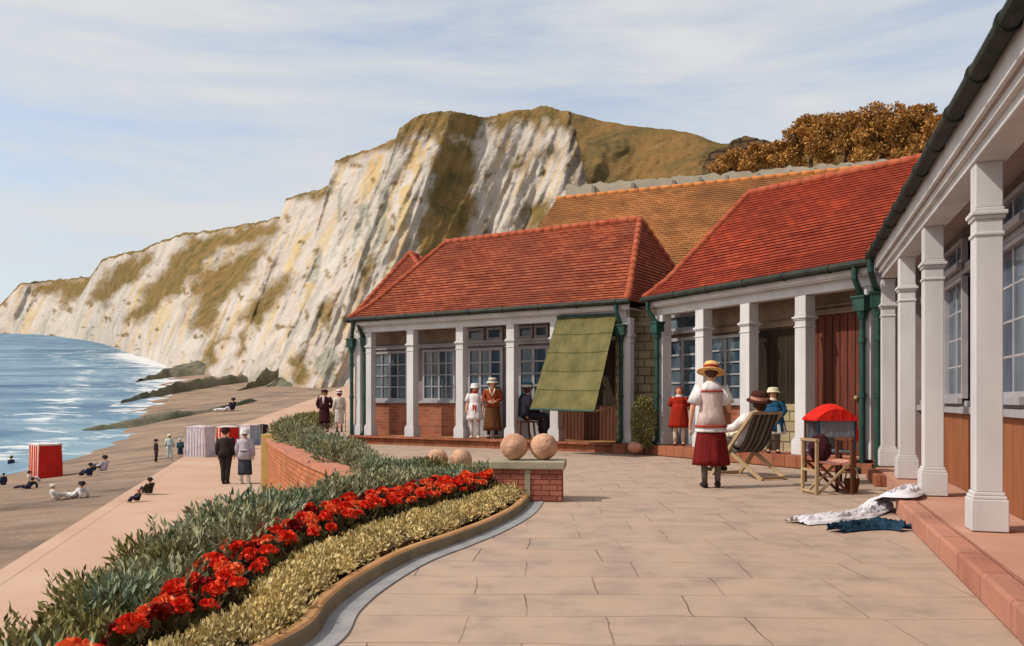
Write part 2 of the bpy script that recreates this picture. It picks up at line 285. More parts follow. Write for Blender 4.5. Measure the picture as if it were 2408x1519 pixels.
def empty(name, loc, rz=0, label=None, cat=None, group=None):
    o = bpy.data.objects.new(name, None); C.objects.link(o); o.location = loc; o.rotation_euler = (0, 0, rz); o.empty_display_size = 0.2
    return tag(o, label, cat, group)
def copy_tree(o, parent=None):
    c = o.copy(); C.objects.link(c)
    if parent: c.parent = parent
    for ch in list(o.children): copy_tree(ch, c)
    return c
def lerp(a, b, t): return a+(b-a)*t
def pw(x, pts):                        # piecewise linear
    if x <= pts[0][0]: return pts[0][1]
    for (a, b), (c, d) in zip(pts, pts[1:]):
        if x <= c: return b+(d-b)*(x-a)/(c-a)
    return pts[-1][1]
def inpoly(x, y, poly):
    r = False; j = len(poly)-1
    for i in range(len(poly)):
        if (poly[i][1] > y) != (poly[j][1] > y) and x < (poly[j][0]-poly[i][0])*(y-poly[i][1])/(poly[j][1]-poly[i][1])+poly[i][0]: r = not r
        j = i
    return r
# ------------------------------------------------------------------ ground, sea, cliffs
def sea_z(Y):
    if Y < 40: return -3.4
    a = EYE+0.0965*Y-8.7075
    return max(-3.4, a)
# far of 49 m the sheet follows  z = EYE + 0.0965*Y - 8.7075
SHORE = [(10, -26.5), (44, -26.5), (46, -24.4), (53, -23.0), (59.4, -23.2), (68.8, -27.3), (81.8, -32.9), (95, -37.5), (113.8, -45.7), (141.6, -56.2), (200, -92)]
PROMX = [(3, -4.6), (12.1, -7.3), (25, -10.9), (38, -14.5), (46.7, -16.9), (54, -18.2), (60, -18.2), (76, -17.6), (95, -17.5), (120, -18), (150, -18)]
def prom_z(Y): return max(-1.5, sea_z(Y)+1.45)
def grid(name, us, vs, fn, mat, smooth=True, attr=None):
    mb = MB(); n = len(vs); col = []
    for u in us:
        for v_ in vs:
            r = fn(u, v_); mb.v.append(tuple(r[0])); col.append(r[1] if len(r) > 1 else None)
    for i in range(len(us)-1):
        for j in range(n-1): mb.f.append((i*n+j, (i+1)*n+j, (i+1)*n+j+1, i*n+j+1)); mb.mi.append(0)
    o = mb.build(name, mat, smooth=smooth)
    if attr:
        a = o.data.attributes.new(attr, 'FLOAT' if attr == 'foam' else 'FLOAT_COLOR', 'POINT')
        for i, c_ in enumerate(col):
            if attr == 'foam': a.data[i].value = c_
            else: a.data[i].color = c_
    return o
def steps(a, b, n, p=1.0): return [a+(b-a)*(i/n)**p for i in range(n+1)]
# sea
def seafn(u, Y):
    X = lerp(-0.80*Y-25, pw(Y, SHORE)+7, u); w = 0.10*noise.fractal((X*0.22, Y*0.55, 0.3), 0.7, 2.1, 4)*min(1, Y/40)*1.6
    d = pw(Y, SHORE)-X
    foam = 0.30*math.exp(-max(0, d)/(2.6+0.02*Y))*(1 if d > -3 else 0)+0.10*math.exp(-((d-7-0.05*Y)/2.2)**2)+0.05*math.exp(-((d-14-0.08*Y)/2.5)**2)-0.10*min(1, max(0, d-14)/25)-0.02
    return (X, Y, sea_z(Y)+w), foam
tag(grid('sea', [1-(1-i/150)**1.7 for i in range(151)], steps(12, 520, 260, 1.9), seafn, MT['sea'], attr='foam'), kind='structure')
# beach
def beachfn(u, Y):
    xs, xp = pw(Y, SHORE)-6, pw(Y, PROMX)+0.8; X = lerp(xs, xp, u); t = max(0, (X-xs)/(xp-xs)); z0 = sea_z(Y)-0.35; z1 = prom_z(Y)-0.22
    h = 0.07*noise.fractal((X*0.25, Y*0.25, 1.7), 0.8, 2.0, 5)*(1-t*0.7)
    return ((X, Y, z0+(z1-z0)*t**0.85+h),)
tag(grid('beach', steps(0, 1, 70), steps(5, 150, 150, 1.3), beachfn, MT['beach']), kind='structure')
def promfn(u, Y): return ((lerp(pw(Y, PROMX), 3 if Y < 60 else 3-0.3*(Y-60), u), Y, prom_z(Y)),)
pro = grid('promenade', steps(0, 1, 8), steps(1, 130, 60), promfn, MT['prom'], False); tag(pro, kind='structure')
mb = MB()
Ys = steps(3, 110, 60)
for a, b in zip(Ys, Ys[1:]):
    xa, xb = pw(a, PROMX), pw(b, PROMX); za, zb = prom_z(a)+.004, prom_z(b)+.004
    mb.add([(xa-.22, a, za), (xb-.22, b, zb), (xb+.12, b, zb), (xa+.12, a, za), (xa-.22, a, za-1.0), (xb-.22, b, zb-1.0)], [(0, 3, 2, 1), (0, 1, 5, 4)])
tag(mb.build('promenade_kerb', 'prom'), kind='structure')
# rock ledges running into the sea
def ledge(pts, w, h, seed):
    n = 60; m2 = 12; us = steps(0, 1, n)
    def fn(u, v_):
        k = u*(len(pts)-1); i = min(int(k), len(pts)-2); a, b = pts[i], pts[i+1]; t = k-i; x, y = lerp(a[0], b[0], t), lerp(a[1], b[1], t)
        Y = 17415/(y-747); p = P(x, y, Y); s = (v_-0.5)*2; ww = w*(0.25+0.75*min(1, u*3))*(.3+.7*min(1, (1-u)*3))*(Y/80)
        q = V((p.x+0.15*s*ww, p.y+s*ww, 0)); nn = noise.fractal((q.x*0.35, q.y*0.5, seed), 0.7, 2.2, 5)
        q.z = sea_z(q.y)-0.25+(h*(0.35+0.65*min(1, u*2.5))*min(1, (1-u)*3.5)*(1-abs(s)**2.5)*(0.75+0.28*nn))*(Y/80); return (q,)
    return tag(grid('rock_ledge', us, steps(0, 1, m2), fn, MT['reef']), kind='structure')
ledge([(196, 1012), (300, 1002), (420, 990), (520, 978), (640, 955), (700, 930)], 2.6, 1.5, 1.1)
ledge([(290, 946), (380, 930), (480, 916), (580, 906), (660, 900)], 2.3, 1.7, 4.1)
ledge([(330, 897), (420, 882), (520, 878), (580, 880)], 4.0, 1.5, 8.1)
ledge([(560, 930), (620, 918), (670, 912), (700, 925)], 2.2, 2.6, 12.1)
# cliffs: columns run from a foot to a brow; relief moves the face in and out
def cliff(name, ctrl, polys, ochre, grey, rows, du, rel, plants_top):
    us = []; x0, x1 = ctrl[0][3], ctrl[-1][3]; x = x0
    while x <= x1: us.append(x); x += du
    vs = [i/rows for i in range(rows+1)]+[1.02, 1.10, 1.3]
    C5 = [[(c[3], c[k]) for c in ctrl] for k in (0, 1, 2, 4, 5)]
    def fn(u, v_):
        xb, yb, Yb, yt, Yt = [pw(u, c) for c in C5]; t = min(1, v_)
        yt += 5*noise.fractal((u*0.03, 3.3, 0), 0.6, 2.2, 4)
        bulge = t**1.35
        x, y, Y = lerp(xb, u, t), lerp(yb, yt, t), lerp(Yb, Yt, bulge)
        s = x+0.42*(y-500)                       # gullies run down to the left
        r = noise.fractal((s*0.016, y*0.003, 5.0), 1.1, 2.1, 4)+0.7*abs(noise.noise((s*0.045, y*0.004, 9.0)))
        r2 = 0.6*noise.fractal((x*0.04, y*0.03, 2.0), 1.0, 2.0, 3)
        Y2 = Y*(1+rel*(r*1.0+r2*0.35)*math.sin(math.pi*min(1, t*0.93+0.07))**0.5)
        p = P(x, y, Y2)
        if v_ > 1: p = V((p.x*(1+(v_-1)), p.y*(1+(v_-1)), p.z-(v_-1)*2))
        wx, wy = x+16*noise.fractal((x*0.03, y*0.03, 0.0), 0.8, 2.1, 5), y+16*noise.fractal((x*0.03, y*0.03, 7.7), 0.8, 2.1, 5)
        a = 1.0 if v_ > 1 else sum(any(inpoly(wx+ox, wy+oy, q) for q in polys) for ox, oy in ((0, 0), (9, 3), (-9, -3), (3, -10), (-3, 10)))/5
        if plants_top and (y-yt) < plants_top*(0.6+0.8*noise.noise((u*0.06, 1.0, 0))): a = 1.0
        sp_ = noise.fractal((x*0.045, y*0.05, 31.0), 0.9, 2.2, 5)
        if sp_ > 0.46: a = max(a, min(.9, (sp_-.46)*6))
        st = noise.fractal((s*0.06, y*0.006, 21.0), 0.8, 2.1, 4)
        o_ = 0.75 if any(inpoly(wx, wy, q) for q in ochre) else max(0, min(0.55, (st-0.15)*1.6))
        g_ = 0.8 if any(inpoly(wx, wy, q) for q in grey) else max(0, min(0.5, (-st-0.2)*1.5))
        return p, (a, o_, g_, 1)
    return tag(grid(name, us, vs, fn, MT['cliff'], attr='mask'), kind='structure')
far = [(-120, 778, 560, -110, 775, 570), (-40, 783, 480, -30, 745, 500), (0, 784, 470, 0, 716, 490), (30, 785, 460, 45, 668, 490), (90, 787, 440, 120, 658, 480), (160, 794, 370, 215, 650, 430), (260, 812, 300, 330, 640, 380)]
cliff('far_headland', far, [[(60, 668), (120, 656), (260, 640), (220, 690), (180, 700), (110, 700)], [(150, 700), (175, 690), (160, 730), (140, 730)]], [[(180, 735), (200, 730), (205, 760), (190, 760)]], [], 46, 4, 0.02, 8)
main = [(150, 794, 372, 180, 712, 400), (190, 799, 335, 215, 645, 372), (240, 808, 286, 242, 606, 325), (290, 826, 221, 300, 592, 268), (335, 840, 188, 355, 580, 240), (345, 843, 182, 365, 572, 225), (400, 866, 147, 432, 545, 205),
        (450, 878, 134, 520, 538, 192), (500, 890, 122, 600, 524, 180), (540, 900, 115, 660, 508, 172), (548, 902, 113, 672, 466, 150), (590, 908, 108, 730, 452, 146), (630, 914, 104, 778, 434, 142), (640, 916, 103, 787, 377, 124),
        (680, 935, 98, 850, 356, 121), (720, 955, 94, 905, 336, 119), (735, 965, 92, 932, 326, 118), (738, 967, 92, 938, 302, 114), (770, 975, 92, 975, 275, 114), (800, 975, 92, 1010, 265, 114), (850, 975, 92, 1060, 262, 114),
        (930, 975, 94, 1100, 268, 116), (990, 975, 96, 1135, 277, 118), (1060, 975, 97, 1180, 270, 119), (1130, 975, 98, 1230, 258, 119), (1200, 975, 98, 1275, 250, 119), (1290, 975, 96, 1340, 264, 116), (1400, 975, 96, 1440, 300, 117)]
veg = [[(1020, 300), (1080, 330), (1118, 345), (1125, 390), (1118, 430), (1108, 490), (1130, 500), (1080, 560), (1110, 620), (980, 640), (978, 560), (1005, 500), (1008, 440), (1022, 380)],
       [(930, 330), (938, 295), (990, 250), (1060, 250), (1145, 262), (1140, 300), (1105, 335), (1050, 312), (1040, 330), (1000, 318), (965, 322), (945, 352)],
       [(1140, 262), (1275, 240), (1350, 252), (1350, 320), (1322, 290), (1290, 285), (1262, 318), (1248, 288), (1200, 295), (1178, 318), (1160, 300)],
       [(784, 370), (930, 318), (940, 345), (850, 368), (800, 392)], [(668, 460), (780, 428), (780, 455), (720, 470), (680, 478)],
       [(420, 578), (520, 560), (480, 640), (400, 700), (340, 750), (285, 770), (325, 705), (380, 640)], [(545, 600), (640, 560), (600, 640), (520, 720), (490, 790), (440, 770), (480, 690), (430, 730), (465, 650)],
       [(250, 640), (350, 585), (370, 612), (300, 665), (240, 725), (205, 712)], [(640, 660), (695, 652), (655, 710), (600, 775), (555, 745)], [(545, 770), (505, 850), (470, 885), (478, 820)],
       [(440, 556), (655, 515), (662, 545), (560, 580), (440, 600)], [(862, 600), (888, 600), (872, 660), (832, 712), (842, 660)], [(765, 700), (788, 700), (772, 760), (742, 780)], [(690, 850), (715, 820), (720, 900), (690, 910)],
       [(1235, 360), (1300, 348), (1305, 366), (1250, 374)], [(1190, 388), (1235, 372), (1242, 396), (1200, 418)], [(1225, 485), (1300, 470), (1280, 545), (1215, 540), (1240, 505)], [(560, 790), (590, 760), (580, 830), (556, 850)]]
och = [[(955, 330), (988, 325), (975, 430), (958, 390)], [(945, 440), (972, 430), (955, 540), (932, 560)], [(870, 380), (900, 370), (880, 470), (862, 450)], [(905, 470), (925, 460), (905, 580), (890, 590)], [(700, 560), (730, 540), (690, 640), (660, 680)], [(720, 680), (745, 650), (720, 720), (700, 730)]]
gry = [[(900, 455), (918, 450), (905, 560), (888, 580)], [(800, 440), (815, 430), (800, 520), (788, 520)], [(845, 470), (862, 470), (840, 580), (825, 600)], [(740, 590), (760, 580), (740, 660), (722, 670)], [(740, 830), (790, 820), (790, 900), (750, 890)], [(860, 520), (880, 500), (868, 600), (850, 640)]]
ledge([(440, 1004), (520, 988), (610, 968), (690, 948)], 5.5, .8, 15.1)
ledge([(560, 975), (640, 950), (720, 945)], 4.0, .9, 23.1)
ledge([(600, 925), (680, 915), (760, 925)], 4.5, 1.6, 27.1)
ledge([(500, 902), (580, 894), (640, 892)], 5.0, 1.2, 19.1)
cliff('chalk_cliff', main, veg, och, gry, 120, 3.5, 0.023, 9)
# grassy down behind the chalets
hilltop = [(1336, 262), (1330, 262), (1400, 280), (1480, 295), (1560, 303), (1620, 312), (1700, 338), (1800, 336), (2000, 320), (2500, 300)]
def hillfn(x, t):
    yt = pw(x, hilltop)+3*noise.fractal((x*0.03, 0, 4), 0.6, 2, 4); Yb, Yt = 62, lerp(118, 92, min(1, (x-1280)/500)); tt = min(1, t)
    y = lerp(560, yt, tt); Y = lerp(Yb, Yt, tt)*(1+0.05*noise.fractal(((x+0.8*(y-300))*0.012, y*0.006, 3), 0.9, 2.1, 4)*math.sin(math.pi*min(1, tt)))
    x += max(0, 1-(x-1336)/300)*(1-tt)**.8*70+6*noise.noise((y*.05, 2, 1))
    p = P(x, y, Y)
    if t > 1: p = V((p.x*t, p.y*t, p.z-1))
    return (p,)
tag(grid('grassy_down', steps(1336, 2500, 200), steps(0, 1, 70)+[1.1, 1.3], hillfn, MT['down']), kind='structure')

# ------------------------------------------------------------------ terrace, wall, flower bed
KERB_IMG = [(775, 1519), (832, 1440), (900, 1382), (1000, 1322), (1100, 1283), (1185, 1247), (1245, 1212), (1270, 1182), (1262, 1166), (1238, 1156)]
kp = [G(x, y) for x, y in KERB_IMG]
kp = [V((-1.35, 2.0, 0)), V((-1.05, 2.9, 0))]+kp
def spline(pts, n):                   # Catmull-Rom
    o = []; q = [pts[0]*2-pts[1]]+pts+[pts[-1]*2-pts[-2]]
    for i in range(1, len(q)-2):
        for k in range(n):
            t = k/n; a, b, c_, d = q[i-1], q[i], q[i+1], q[i+2]
            o.append(0.5*((2*b)+(c_-a)*t+(2*a-5*b+4*c_-d)*t*t+(3*b-a-3*c_+d)*t**3))
    return o+[pts[-1]]
kc = spline(kp, 8)
WALLA, WALLB = V((-5.80, 20.2, 0)), V((-1.75, 9.9, 0))      # far corner and near end of the brick retaining wall
mb = MB(); poly = [V((p.x-0.12, p.y, 0)) for p in kc]+[V((-0.5, 10.6, 0)), V((-1.35, 10.6, 0)), V((-1.7, 10.3, 0)), V((-5.55, 20.3, 0)), V((-7.2, 27, 0)), V((-9.5, 34, 0)), V((-8, 60, 0)), V((16, 60, 0)), V((16, 0.2, 0)), V((-1.6, 0.2, 0))]
bm = bmesh.new(); vs = [bm.verts.new(p) for p in poly]; f = bm.faces.new(vs); bmesh.ops.triangulate(bm, faces=[f]); 
for f in bm.faces:
    if f.normal.z < 0: f.normal_flip()
me = bpy.data.meshes.new('terrace_paving'); bm.to_mesh(me); bm.free(); me.materials.append(MT['paving']); o = bpy.data.objects.new('terrace_paving', me); C.objects.link(o); tag(o, kind='structure')
# kerb of the bed: rounded edging stone and a grey drain channel
def sweep(path, prof, mat, name):
    mb = MB(); n = len(prof); pts = []
    for i, p in enumerate(path):
        t = (path[min(i+1, len(path)-1)]-path[max(i-1, 0)]); t.z = 0; t.normalize(); nr = V((t.y, -t.x, 0))       # to the right of travel
        pts += [p+nr*a+V((0, 0, b)) for a, b in prof]
    mb.add(pts, [(i*n+j, i*n+j+1, (i+1)*n+j+1, (i+1)*n+j) for i in range(len(path)-1) for j in range(n-1)]); o = mb.build(name, mat, smooth=False); return tag(o, kind='structure')
MT['kerbstone'] = mnoise('ochre_kerb_stone', A(176, 124, 76, .75), A(206, 156, 106, .75), 3); MT['kerbside'] = mnoise('grey_kerb_side', A(128, 116, 92, .75), A(158, 142, 112, .75), 4); MT['channel'] = mnoise('grey_drain_channel', A(136, 134, 134, .8), A(168, 164, 160, .8), 4)
sweep(kc, [(-0.19, -0.05), (-0.19, 0.07), (-0.178, 0.082), (-0.135, 0.082), (-0.12, 0.072)], 'kerbstone', 'bed_kerb')
sweep(kc, [(-0.12, 0.072), (-0.112, 0.06), (-0.105, 0.005)], 'kerbside', 'bed_kerb_face')
sweep(kc, [(-0.105, 0.006), (-0.03, 0.0035), (0.03, 0.009), (0.035, -0.01)], 'channel', 'drain_channel')
# bed surface between the kerb and the low outer edge
LE = spline([V((-2.0, 1.6, -.33)), V((-2.0, 3.3, -.30)), V((-2.22, 4.6, -.28)), V((-2.46, 6.0, -.26)), V((-2.55, 7.6, -.25)), V((-2.4, 8.8, -.2)), V((-1.9, 9.7, -.12)), V((-1.2, 10.4, -.05)), V((-0.4, 10.6, 0)), V((0.0, 10.2, 0.02))], 10)
def at_path(path, t): k = t*(len(path)-1); i = min(int(k), len(path)-2); return path[i].lerp(path[i+1], k-i)
inner = []
for i, p in enumerate(kc):
    t = kc[min(i+1, len(kc)-1)]-kc[max(i-1, 0)]; t.normalize(); inner.append(V((p.x-t.y*.175, p.y+t.x*.175, .07)))
def bedpt(s, w):                      # s along the bed from near to far, w from kerb (0) to outer edge (1)
    a = at_path(inner, s); b = at_path(LE, s); p = a.lerp(b, w)
    if w < 0.05: pass
    p.z = lerp(0.07, b.z, w**1.6)+.05*math.sin(math.pi*min(1, w*1.3))+0.02*noise.noise(p*3); return p
mb = MB(); us = steps(0, 1, 60); ws = steps(0.04, 1, 14); n = len(ws)
mb.v = [tuple(bedpt(u, w)) for u in us for w in ws]+[(at_path(LE, u).x, at_path(LE, u).y, -1.6) for u in us]
for i in range(60):
    for j in range(n-1): mb.f.append((i*n+j, (i+1)*n+j, (i+1)*n+j+1, i*n+j+1)); mb.mi.append(0)
    b0 = 61*n; mb.f.append((i*n+n-1, (i+1)*n+n-1, b0+i+1, b0+i)); mb.mi.append(0)
tag(mb.build('flower_bed_soil', 'soil', smooth=True), kind='structure')
# brick retaining wall
wl = empty('retaining_wall', WALLB+V((0, 0, -1.5)), 0, 'curving orange brick retaining wall between the pink promenade and the upper terrace', 'wall')
path = spline([WALLA, V((-4.62, 16.9, 0)), V((-3.2, 13.2, 0)), WALLB, V((-1.2, 9.6, 0))], 8); mb = MB(); cp = MB(); d = 0
for i, (a, b) in enumerate(zip(path, path[1:])):
    l_ = (b-a).length; t = (b-a).normalized(); nr = V((-t.y, t.x, 0))*0.3
    if nr.x < 0: nr = -nr
    o0 = WALLB+V((0, 0, -1.5))
    q = [a-V((0, 0, 1.5)), b-V((0, 0, 1.5)), b+V((0, 0, .06)), a+V((0, 0, .06))]
    mb.add([p-o0 for p in q]+[p+nr-o0 for p in q], [(0, 1, 2, 3), (5, 4, 7, 6), (3, 2, 6, 7)]+([(4, 0, 3, 7)] if i == 0 else [])+([(1, 5, 6, 2)] if i == len(path)-2 else []),
           [[(d, 0), (d+l_, 0), (d+l_, 1.56), (d, 1.56)], [(d, 0), (d+l_, 0), (d+l_, 1.56), (d, 1.56)], [(d, 0), (d+l_, 0), (d+l_, .3), (d, .3)]]+([[(0, 0), (.3, 0), (.3, 1.5), (0, 1.5)]] if i in (0, len(path)-2) else [])); d += l_
    q = [p-nr*0.12 for p in (a, b)]; r = [p+nr*1.1 for p in (a, b)]
    cp.add([p-o0+V((0, 0, z)) for z in (.062, .15) for p in (q[0], q[1], r[1], r[0])], [(0, 1, 2, 3), (7, 6, 5, 4), (4, 5, 1, 0), (5, 6, 2, 1), (6, 7, 3, 2), (7, 4, 0, 3)],
           [[(0, 0), (1, 0), (1, 1), (0, 1)]]+[[(d-l_, 0), (d, 0), (d, .3), (d-l_, .3)]]*5)
mb.build('brickwork', 'orangebrick', wl)
MT['copingbrick'] = mbrick('coping_brick', A(206, 142, 112, .9), A(190, 120, 96, .9), A(130, 90, 78, .8), 0.115, 0.6, 0.012, 'UV', bump=0.5, nz=0.5)
cp.build('coping', 'copingbrick', wl)
MT['ochre'] = mnoise('ochre_render', A(186, 152, 92, .9), A(206, 176, 112, .9), 4)
mb = MB(); mb.box(-.16, .22, -.02, .34, 0, 1.75, Matrix.Translation(WALLA-WALLB)); mb.build('end_pier', 'ochre', wl, bevel=.01)
# gate piers with stone balls
def pier(x0, y0, w, dp, h, label, br=0.15):
    o = empty('gate_pier', (x0, y0, 0), R(-6), label, 'gate pier', 'low brick gate piers topped with stone balls')
    mb = MB(); mb.box(-w/2, w/2, 0, dp, 0, h); mb.build('brick_shaft', 'pierbrick', o, bevel=.006)
    mb = MB(); mb.box(-w/2-.035, w/2+.035, -.035, dp+.035, h, h+.085); mb.build('cap', 'cap', o, bevel=.012)
    for s in (-1, 1): mb = MB(); mb.ball((s*br*1.08, dp/2+.02*s, h+.085+br*0.96), br, 14, (1, 1, .97), lump=.05); mb.build('stone_ball', 'ball', o, smooth=True)
    mb = MB(); mb.box(-.025, .03, -.012, -.001, 0, h-.002); mb.build('stone_strip', 'cap', o)
p = G(1240, 1180); pier(p.x, p.y, .72, .40, .34, 'low brick pier carrying two stone balls beside the end of the flower bed', .147)
p = G(1052, 1150); pier(p.x-.05, p.y+.55, .66, .36, .085, 'brick pier sunk in the grey shrubs, only its two stone balls showing', .14)

# ------------------------------------------------------------------ planting
rng = random.Random(5)
def shrub_proto(leafmat, r, n, ln, w, up, seed):
    rg = random.Random(seed); mb = MB()
    for k in range(6):
        a = rg.uniform(0, 6.28); c_ = (r[0]*0.5*math.cos(a), r[1]*0.5*math.sin(a), r[2]*(0.5+0.35*rg.random()))
        mb.clump(c_, (r[0]*.62, r[1]*.62, r[2]*.6), n//6, ln, w, up, 0.45, rg)
    for k in range(26):              # taller sprigs
        a = rg.uniform(0, 6.28); q = rg.random()**.5; b = V((r[0]*q*math.cos(a), r[1]*q*math.sin(a), r[2]*.7)); t = b+V((rg.uniform(-.06, .06), rg.uniform(-.06, .06), r[2]*rg.uniform(.3, .75)))
        for j in range(9): mb.leaf(b.lerp(t, j/9), V((rg.uniform(-1, 1), rg.uniform(-1, 1), 1.2)), V((rg.uniform(-1, 1), 1, 0)), ln*.8, w*.8)
    me = mb.build('shrub', leafmat); me.hide_render = False; return me
protos = {k: [shrub_proto(k, (.34, .34, .30), 1300, .07, .022, .6, s+i*3) for i in range(2)] for s, k in enumerate(('greyleaf', 'blueleaf', 'oliveleaf'))}
used = set()
def put_shrub(kind, loc, sc, label, group, sz=1.0):
    src = rng.choice(protos[kind]); o = src if src.name not in used else src.copy()
    if src.name in used: C.objects.link(o)
    used.add(src.name); o.location = loc; o.rotation_euler = (0, 0, rng.uniform(0, 6.28)); o.scale = (sc, sc, sc*sz); return tag(o, label, 'shrub', group)
LB = {'greyleaf': 'grey green shrub in the mass of foliage filling the sloping flower bed', 'blueleaf': 'blue green shrub in the mass of foliage filling the sloping flower bed', 'oliveleaf': 'olive green shrub at the near outer edge of the sloping flower bed'}
WS = lambda s: lerp(0.72, 0.50, min(1, s/0.8))                     # where the shrubs begin (share of the bed width)
for s in steps(0.08, 0.97, 21):
    for w in (WS(s)+.08, WS(s)+.2, WS(s)+.34, .97):
        if w > 1: continue
        p = bedpt(min(1, max(0, s+rng.uniform(-.015, .015))), min(.98, w+rng.uniform(-.04, .04)))
        kind = 'oliveleaf' if (s < .42 and w > .8) or (s < .2 and rng.random() < .6) else rng.choice(['greyleaf', 'greyleaf', 'blueleaf'])
        put_shrub(kind, p-V((0, 0, .05)), rng.choice([.6, .8, .9, 1.0, 1.15])*lerp(1, .62, max(0, (s-.5)/.5))*(.9 if w > .9 else 1), LB[kind], 'shrubs filling the flower bed', .95)
hp = spline([V((-6.6, 25.5, 0)), V((-5.35, 20.3, 0)), V((-4.2, 17, 0)), V((-2.8, 13.4, 0)), V((-1.75, 10.9, 0)), V((-1.0, 10.7, 0))], 10)
for i in range(34):
    p = at_path(hp, i/33)+V((rng.uniform(-.05, .3), rng.uniform(-.2, .2), 0)); kind = rng.choice(['greyleaf', 'blueleaf', 'greyleaf', 'oliveleaf'] if i > 12 else ['oliveleaf', 'greyleaf'])
    nm = {'greyleaf': 'grey green', 'blueleaf': 'blue green', 'oliveleaf': 'olive green'}[kind]
    put_shrub(kind, p, rng.uniform(1.05, 1.35) if i < 14 else (rng.uniform(.85, 1.1) if i < 22 else rng.uniform(.6, .8)), nm+' shrub in the hedge along the top of the orange brick retaining wall', 'hedge shrubs along the brick wall', 1.1)
for i in range(7):
    p = V((-6.9-.1*i, 27.5+1.1*i, 0)); put_shrub('oliveleaf', p, 1.5, 'olive shrub in the far hedge left of the strolling couple', 'far hedge shrubs', .95)
# yellow green edging beside the kerb (uncountable)
mb = MB(); rg = random.Random(9)
YW = lambda s: lerp(0.27, 0.19, s)
for _ in range(760):
    s = rg.random()**1.15; w = rg.uniform(.035, YW(s)); p = bedpt(s, w)
    if s > .985: continue
    hh = .03+.042*math.sin(math.pi*min(1, max(0, (w-.04)/(YW(s)-.03))))
    mb.clump(p+V((0, 0, hh*.4)), (.075, .075, hh), 46, .03, .015, .5, .5, rg)
tag(mb.build('edging_plants', 'yellowleaf'), 'low yellow green edging plants between the red flowers and the kerb', 'plants', kind='stuff')
# red flowers: each plant a leafy base and its bloom
def bloom(mat, seed):
    rg = random.Random(seed); mb = MB()
    mb.ball((0, 0, .004), .030, 6, (1, 1, .75))
    for k in range(64):
        el = rg.uniform(.0, 1.5); a = rg.uniform(0, 6.28); d = V((math.cos(a)*math.cos(el), math.sin(a)*math.cos(el), math.sin(el)))
        tg = d.cross(V((rg.uniform(-1, 1), rg.uniform(-1, 1), rg.uniform(-1, 1)))); mb.leaf(V((d.x, d.y, d.z*.8))*rg.uniform(.029, .037), tg.normalized()+d*rg.uniform(.2, .7), d.cross(tg), .028, .026)
    return mb.build('bloom', mat)
def base(seed):
    rg = random.Random(seed); mb = MB(); mb.clump((0, 0, .05), (.085, .085, .07), 70, .055, .034, .5, .4, rg); return mb.build('red_flower', 'oliveleaf')
MT['crimleaf'] = mleaf('dark_bed_leaf', [A(62, 40, 28, .8), A(84, 74, 42, .8), A(104, 98, 56, .8)])
fl = {}
for k in ('scarlet', 'orange', 'crimson'):
    for j in range(2):
        b_ = base(3+j); q = bloom(k, 7+j); q.parent = b_; q.location = (0, 0, .135); b_.data.materials[0] = MT['crimleaf']; fl[(k, j)] = b_
fus = set()
def flower(p, k):
    src = fl[(k, rng.randint(0, 1))]; key = src.name
    o = src if key not in fus else copy_tree(src); fus.add(key)
    o.location = p; o.rotation_euler = (rng.uniform(-.25, .1), rng.uniform(-.2, .2), rng.uniform(0, 6.28)); sc = rng.uniform(.85, 1.3); o.scale = (sc,)*3
    nm = {'scarlet': 'bright scarlet', 'orange': 'orange red', 'crimson': 'dark crimson'}[k]
    tag(o, nm+' bedding flower in the curving red band of the flower bed', 'flower', 'red bedding flowers in the curving band')
pts = []; tries = 0
while len(pts) < 235 and tries < 12000:
    tries += 1; s = rng.uniform(.06, .955); w = rng.uniform(YW(s)+.015, WS(s)+.01 if s < .9 else WS(s)-.04); p = bedpt(s, w)
    if all((p-q).length > .122 for q in pts): pts.append(p)
for p in pts: flower(p-V((0, 0, .01)), rng.choices(['scarlet', 'orange', 'crimson'], [6, 3.6, 1.2])[0])
# ------------------------------------------------------------------ chalets
ZE = 3.05                                                            # eaves height
class Frame:
    def __init__(s, a, b):
        s.o = V((a[0], a[1], 0)); d = V((b[0]-a[0], b[1]-a[1], 0)); s.L = d.length; s.d = d.normalized(); s.n = V((-s.d.y, s.d.x, 0)); s.rz = math.atan2(s.d.y, s.d.x)
    def loc(s, p): q = V(p)-s.o; return V((q.dot(s.d), q.dot(s.n), p[2]))
    def world(s, x, y, z=0): return s.o+s.d*x+s.n*y+V((0, 0, z))
    def lx(s, img, y):                                               # local x of a picture column at setback y
        k = (img-CX)/FOC; o = s.o+s.n*y; return (k*o.y-o.x)/(s.d.x-k*s.d.y)
def courses(mb, a, b, c, d, ch=0.115, lift=0.022):                   # tile courses on a quad: a-b eaves, d-c ridge
    a, b, c, d = map(V, (a, b, c, d)); h = ((d-a).length+(c-b).length)/2; n = max(3, int(h/ch)); nn = (b-a).cross(d-a).normalized(); off = (b-a).normalized(); dd = (d-a)
    for i in range(n):
        t0, t1 = i/n, (i+1)/n; l0, r0, l1, r1 = a.lerp(d, t0), b.lerp(c, t0), a.lerp(d, t1), b.lerp(c, t1); up = nn*lift
        u = lambda p: (p-a).dot(off)
        mb.add([l0+up, r0+up, r1+nn*.003, l1+nn*.003, l0, r0], [(0, 1, 2, 3), (4, 5, 1, 0)],
               [[(u(l0), i*ch), (u(r0), i*ch), (u(r1), i*ch+ch), (u(l1), i*ch+ch)], [(u(l0), i*ch), (u(r0), i*ch), (u(r0), i*ch+.01), (u(l0), i*ch+.01)]])
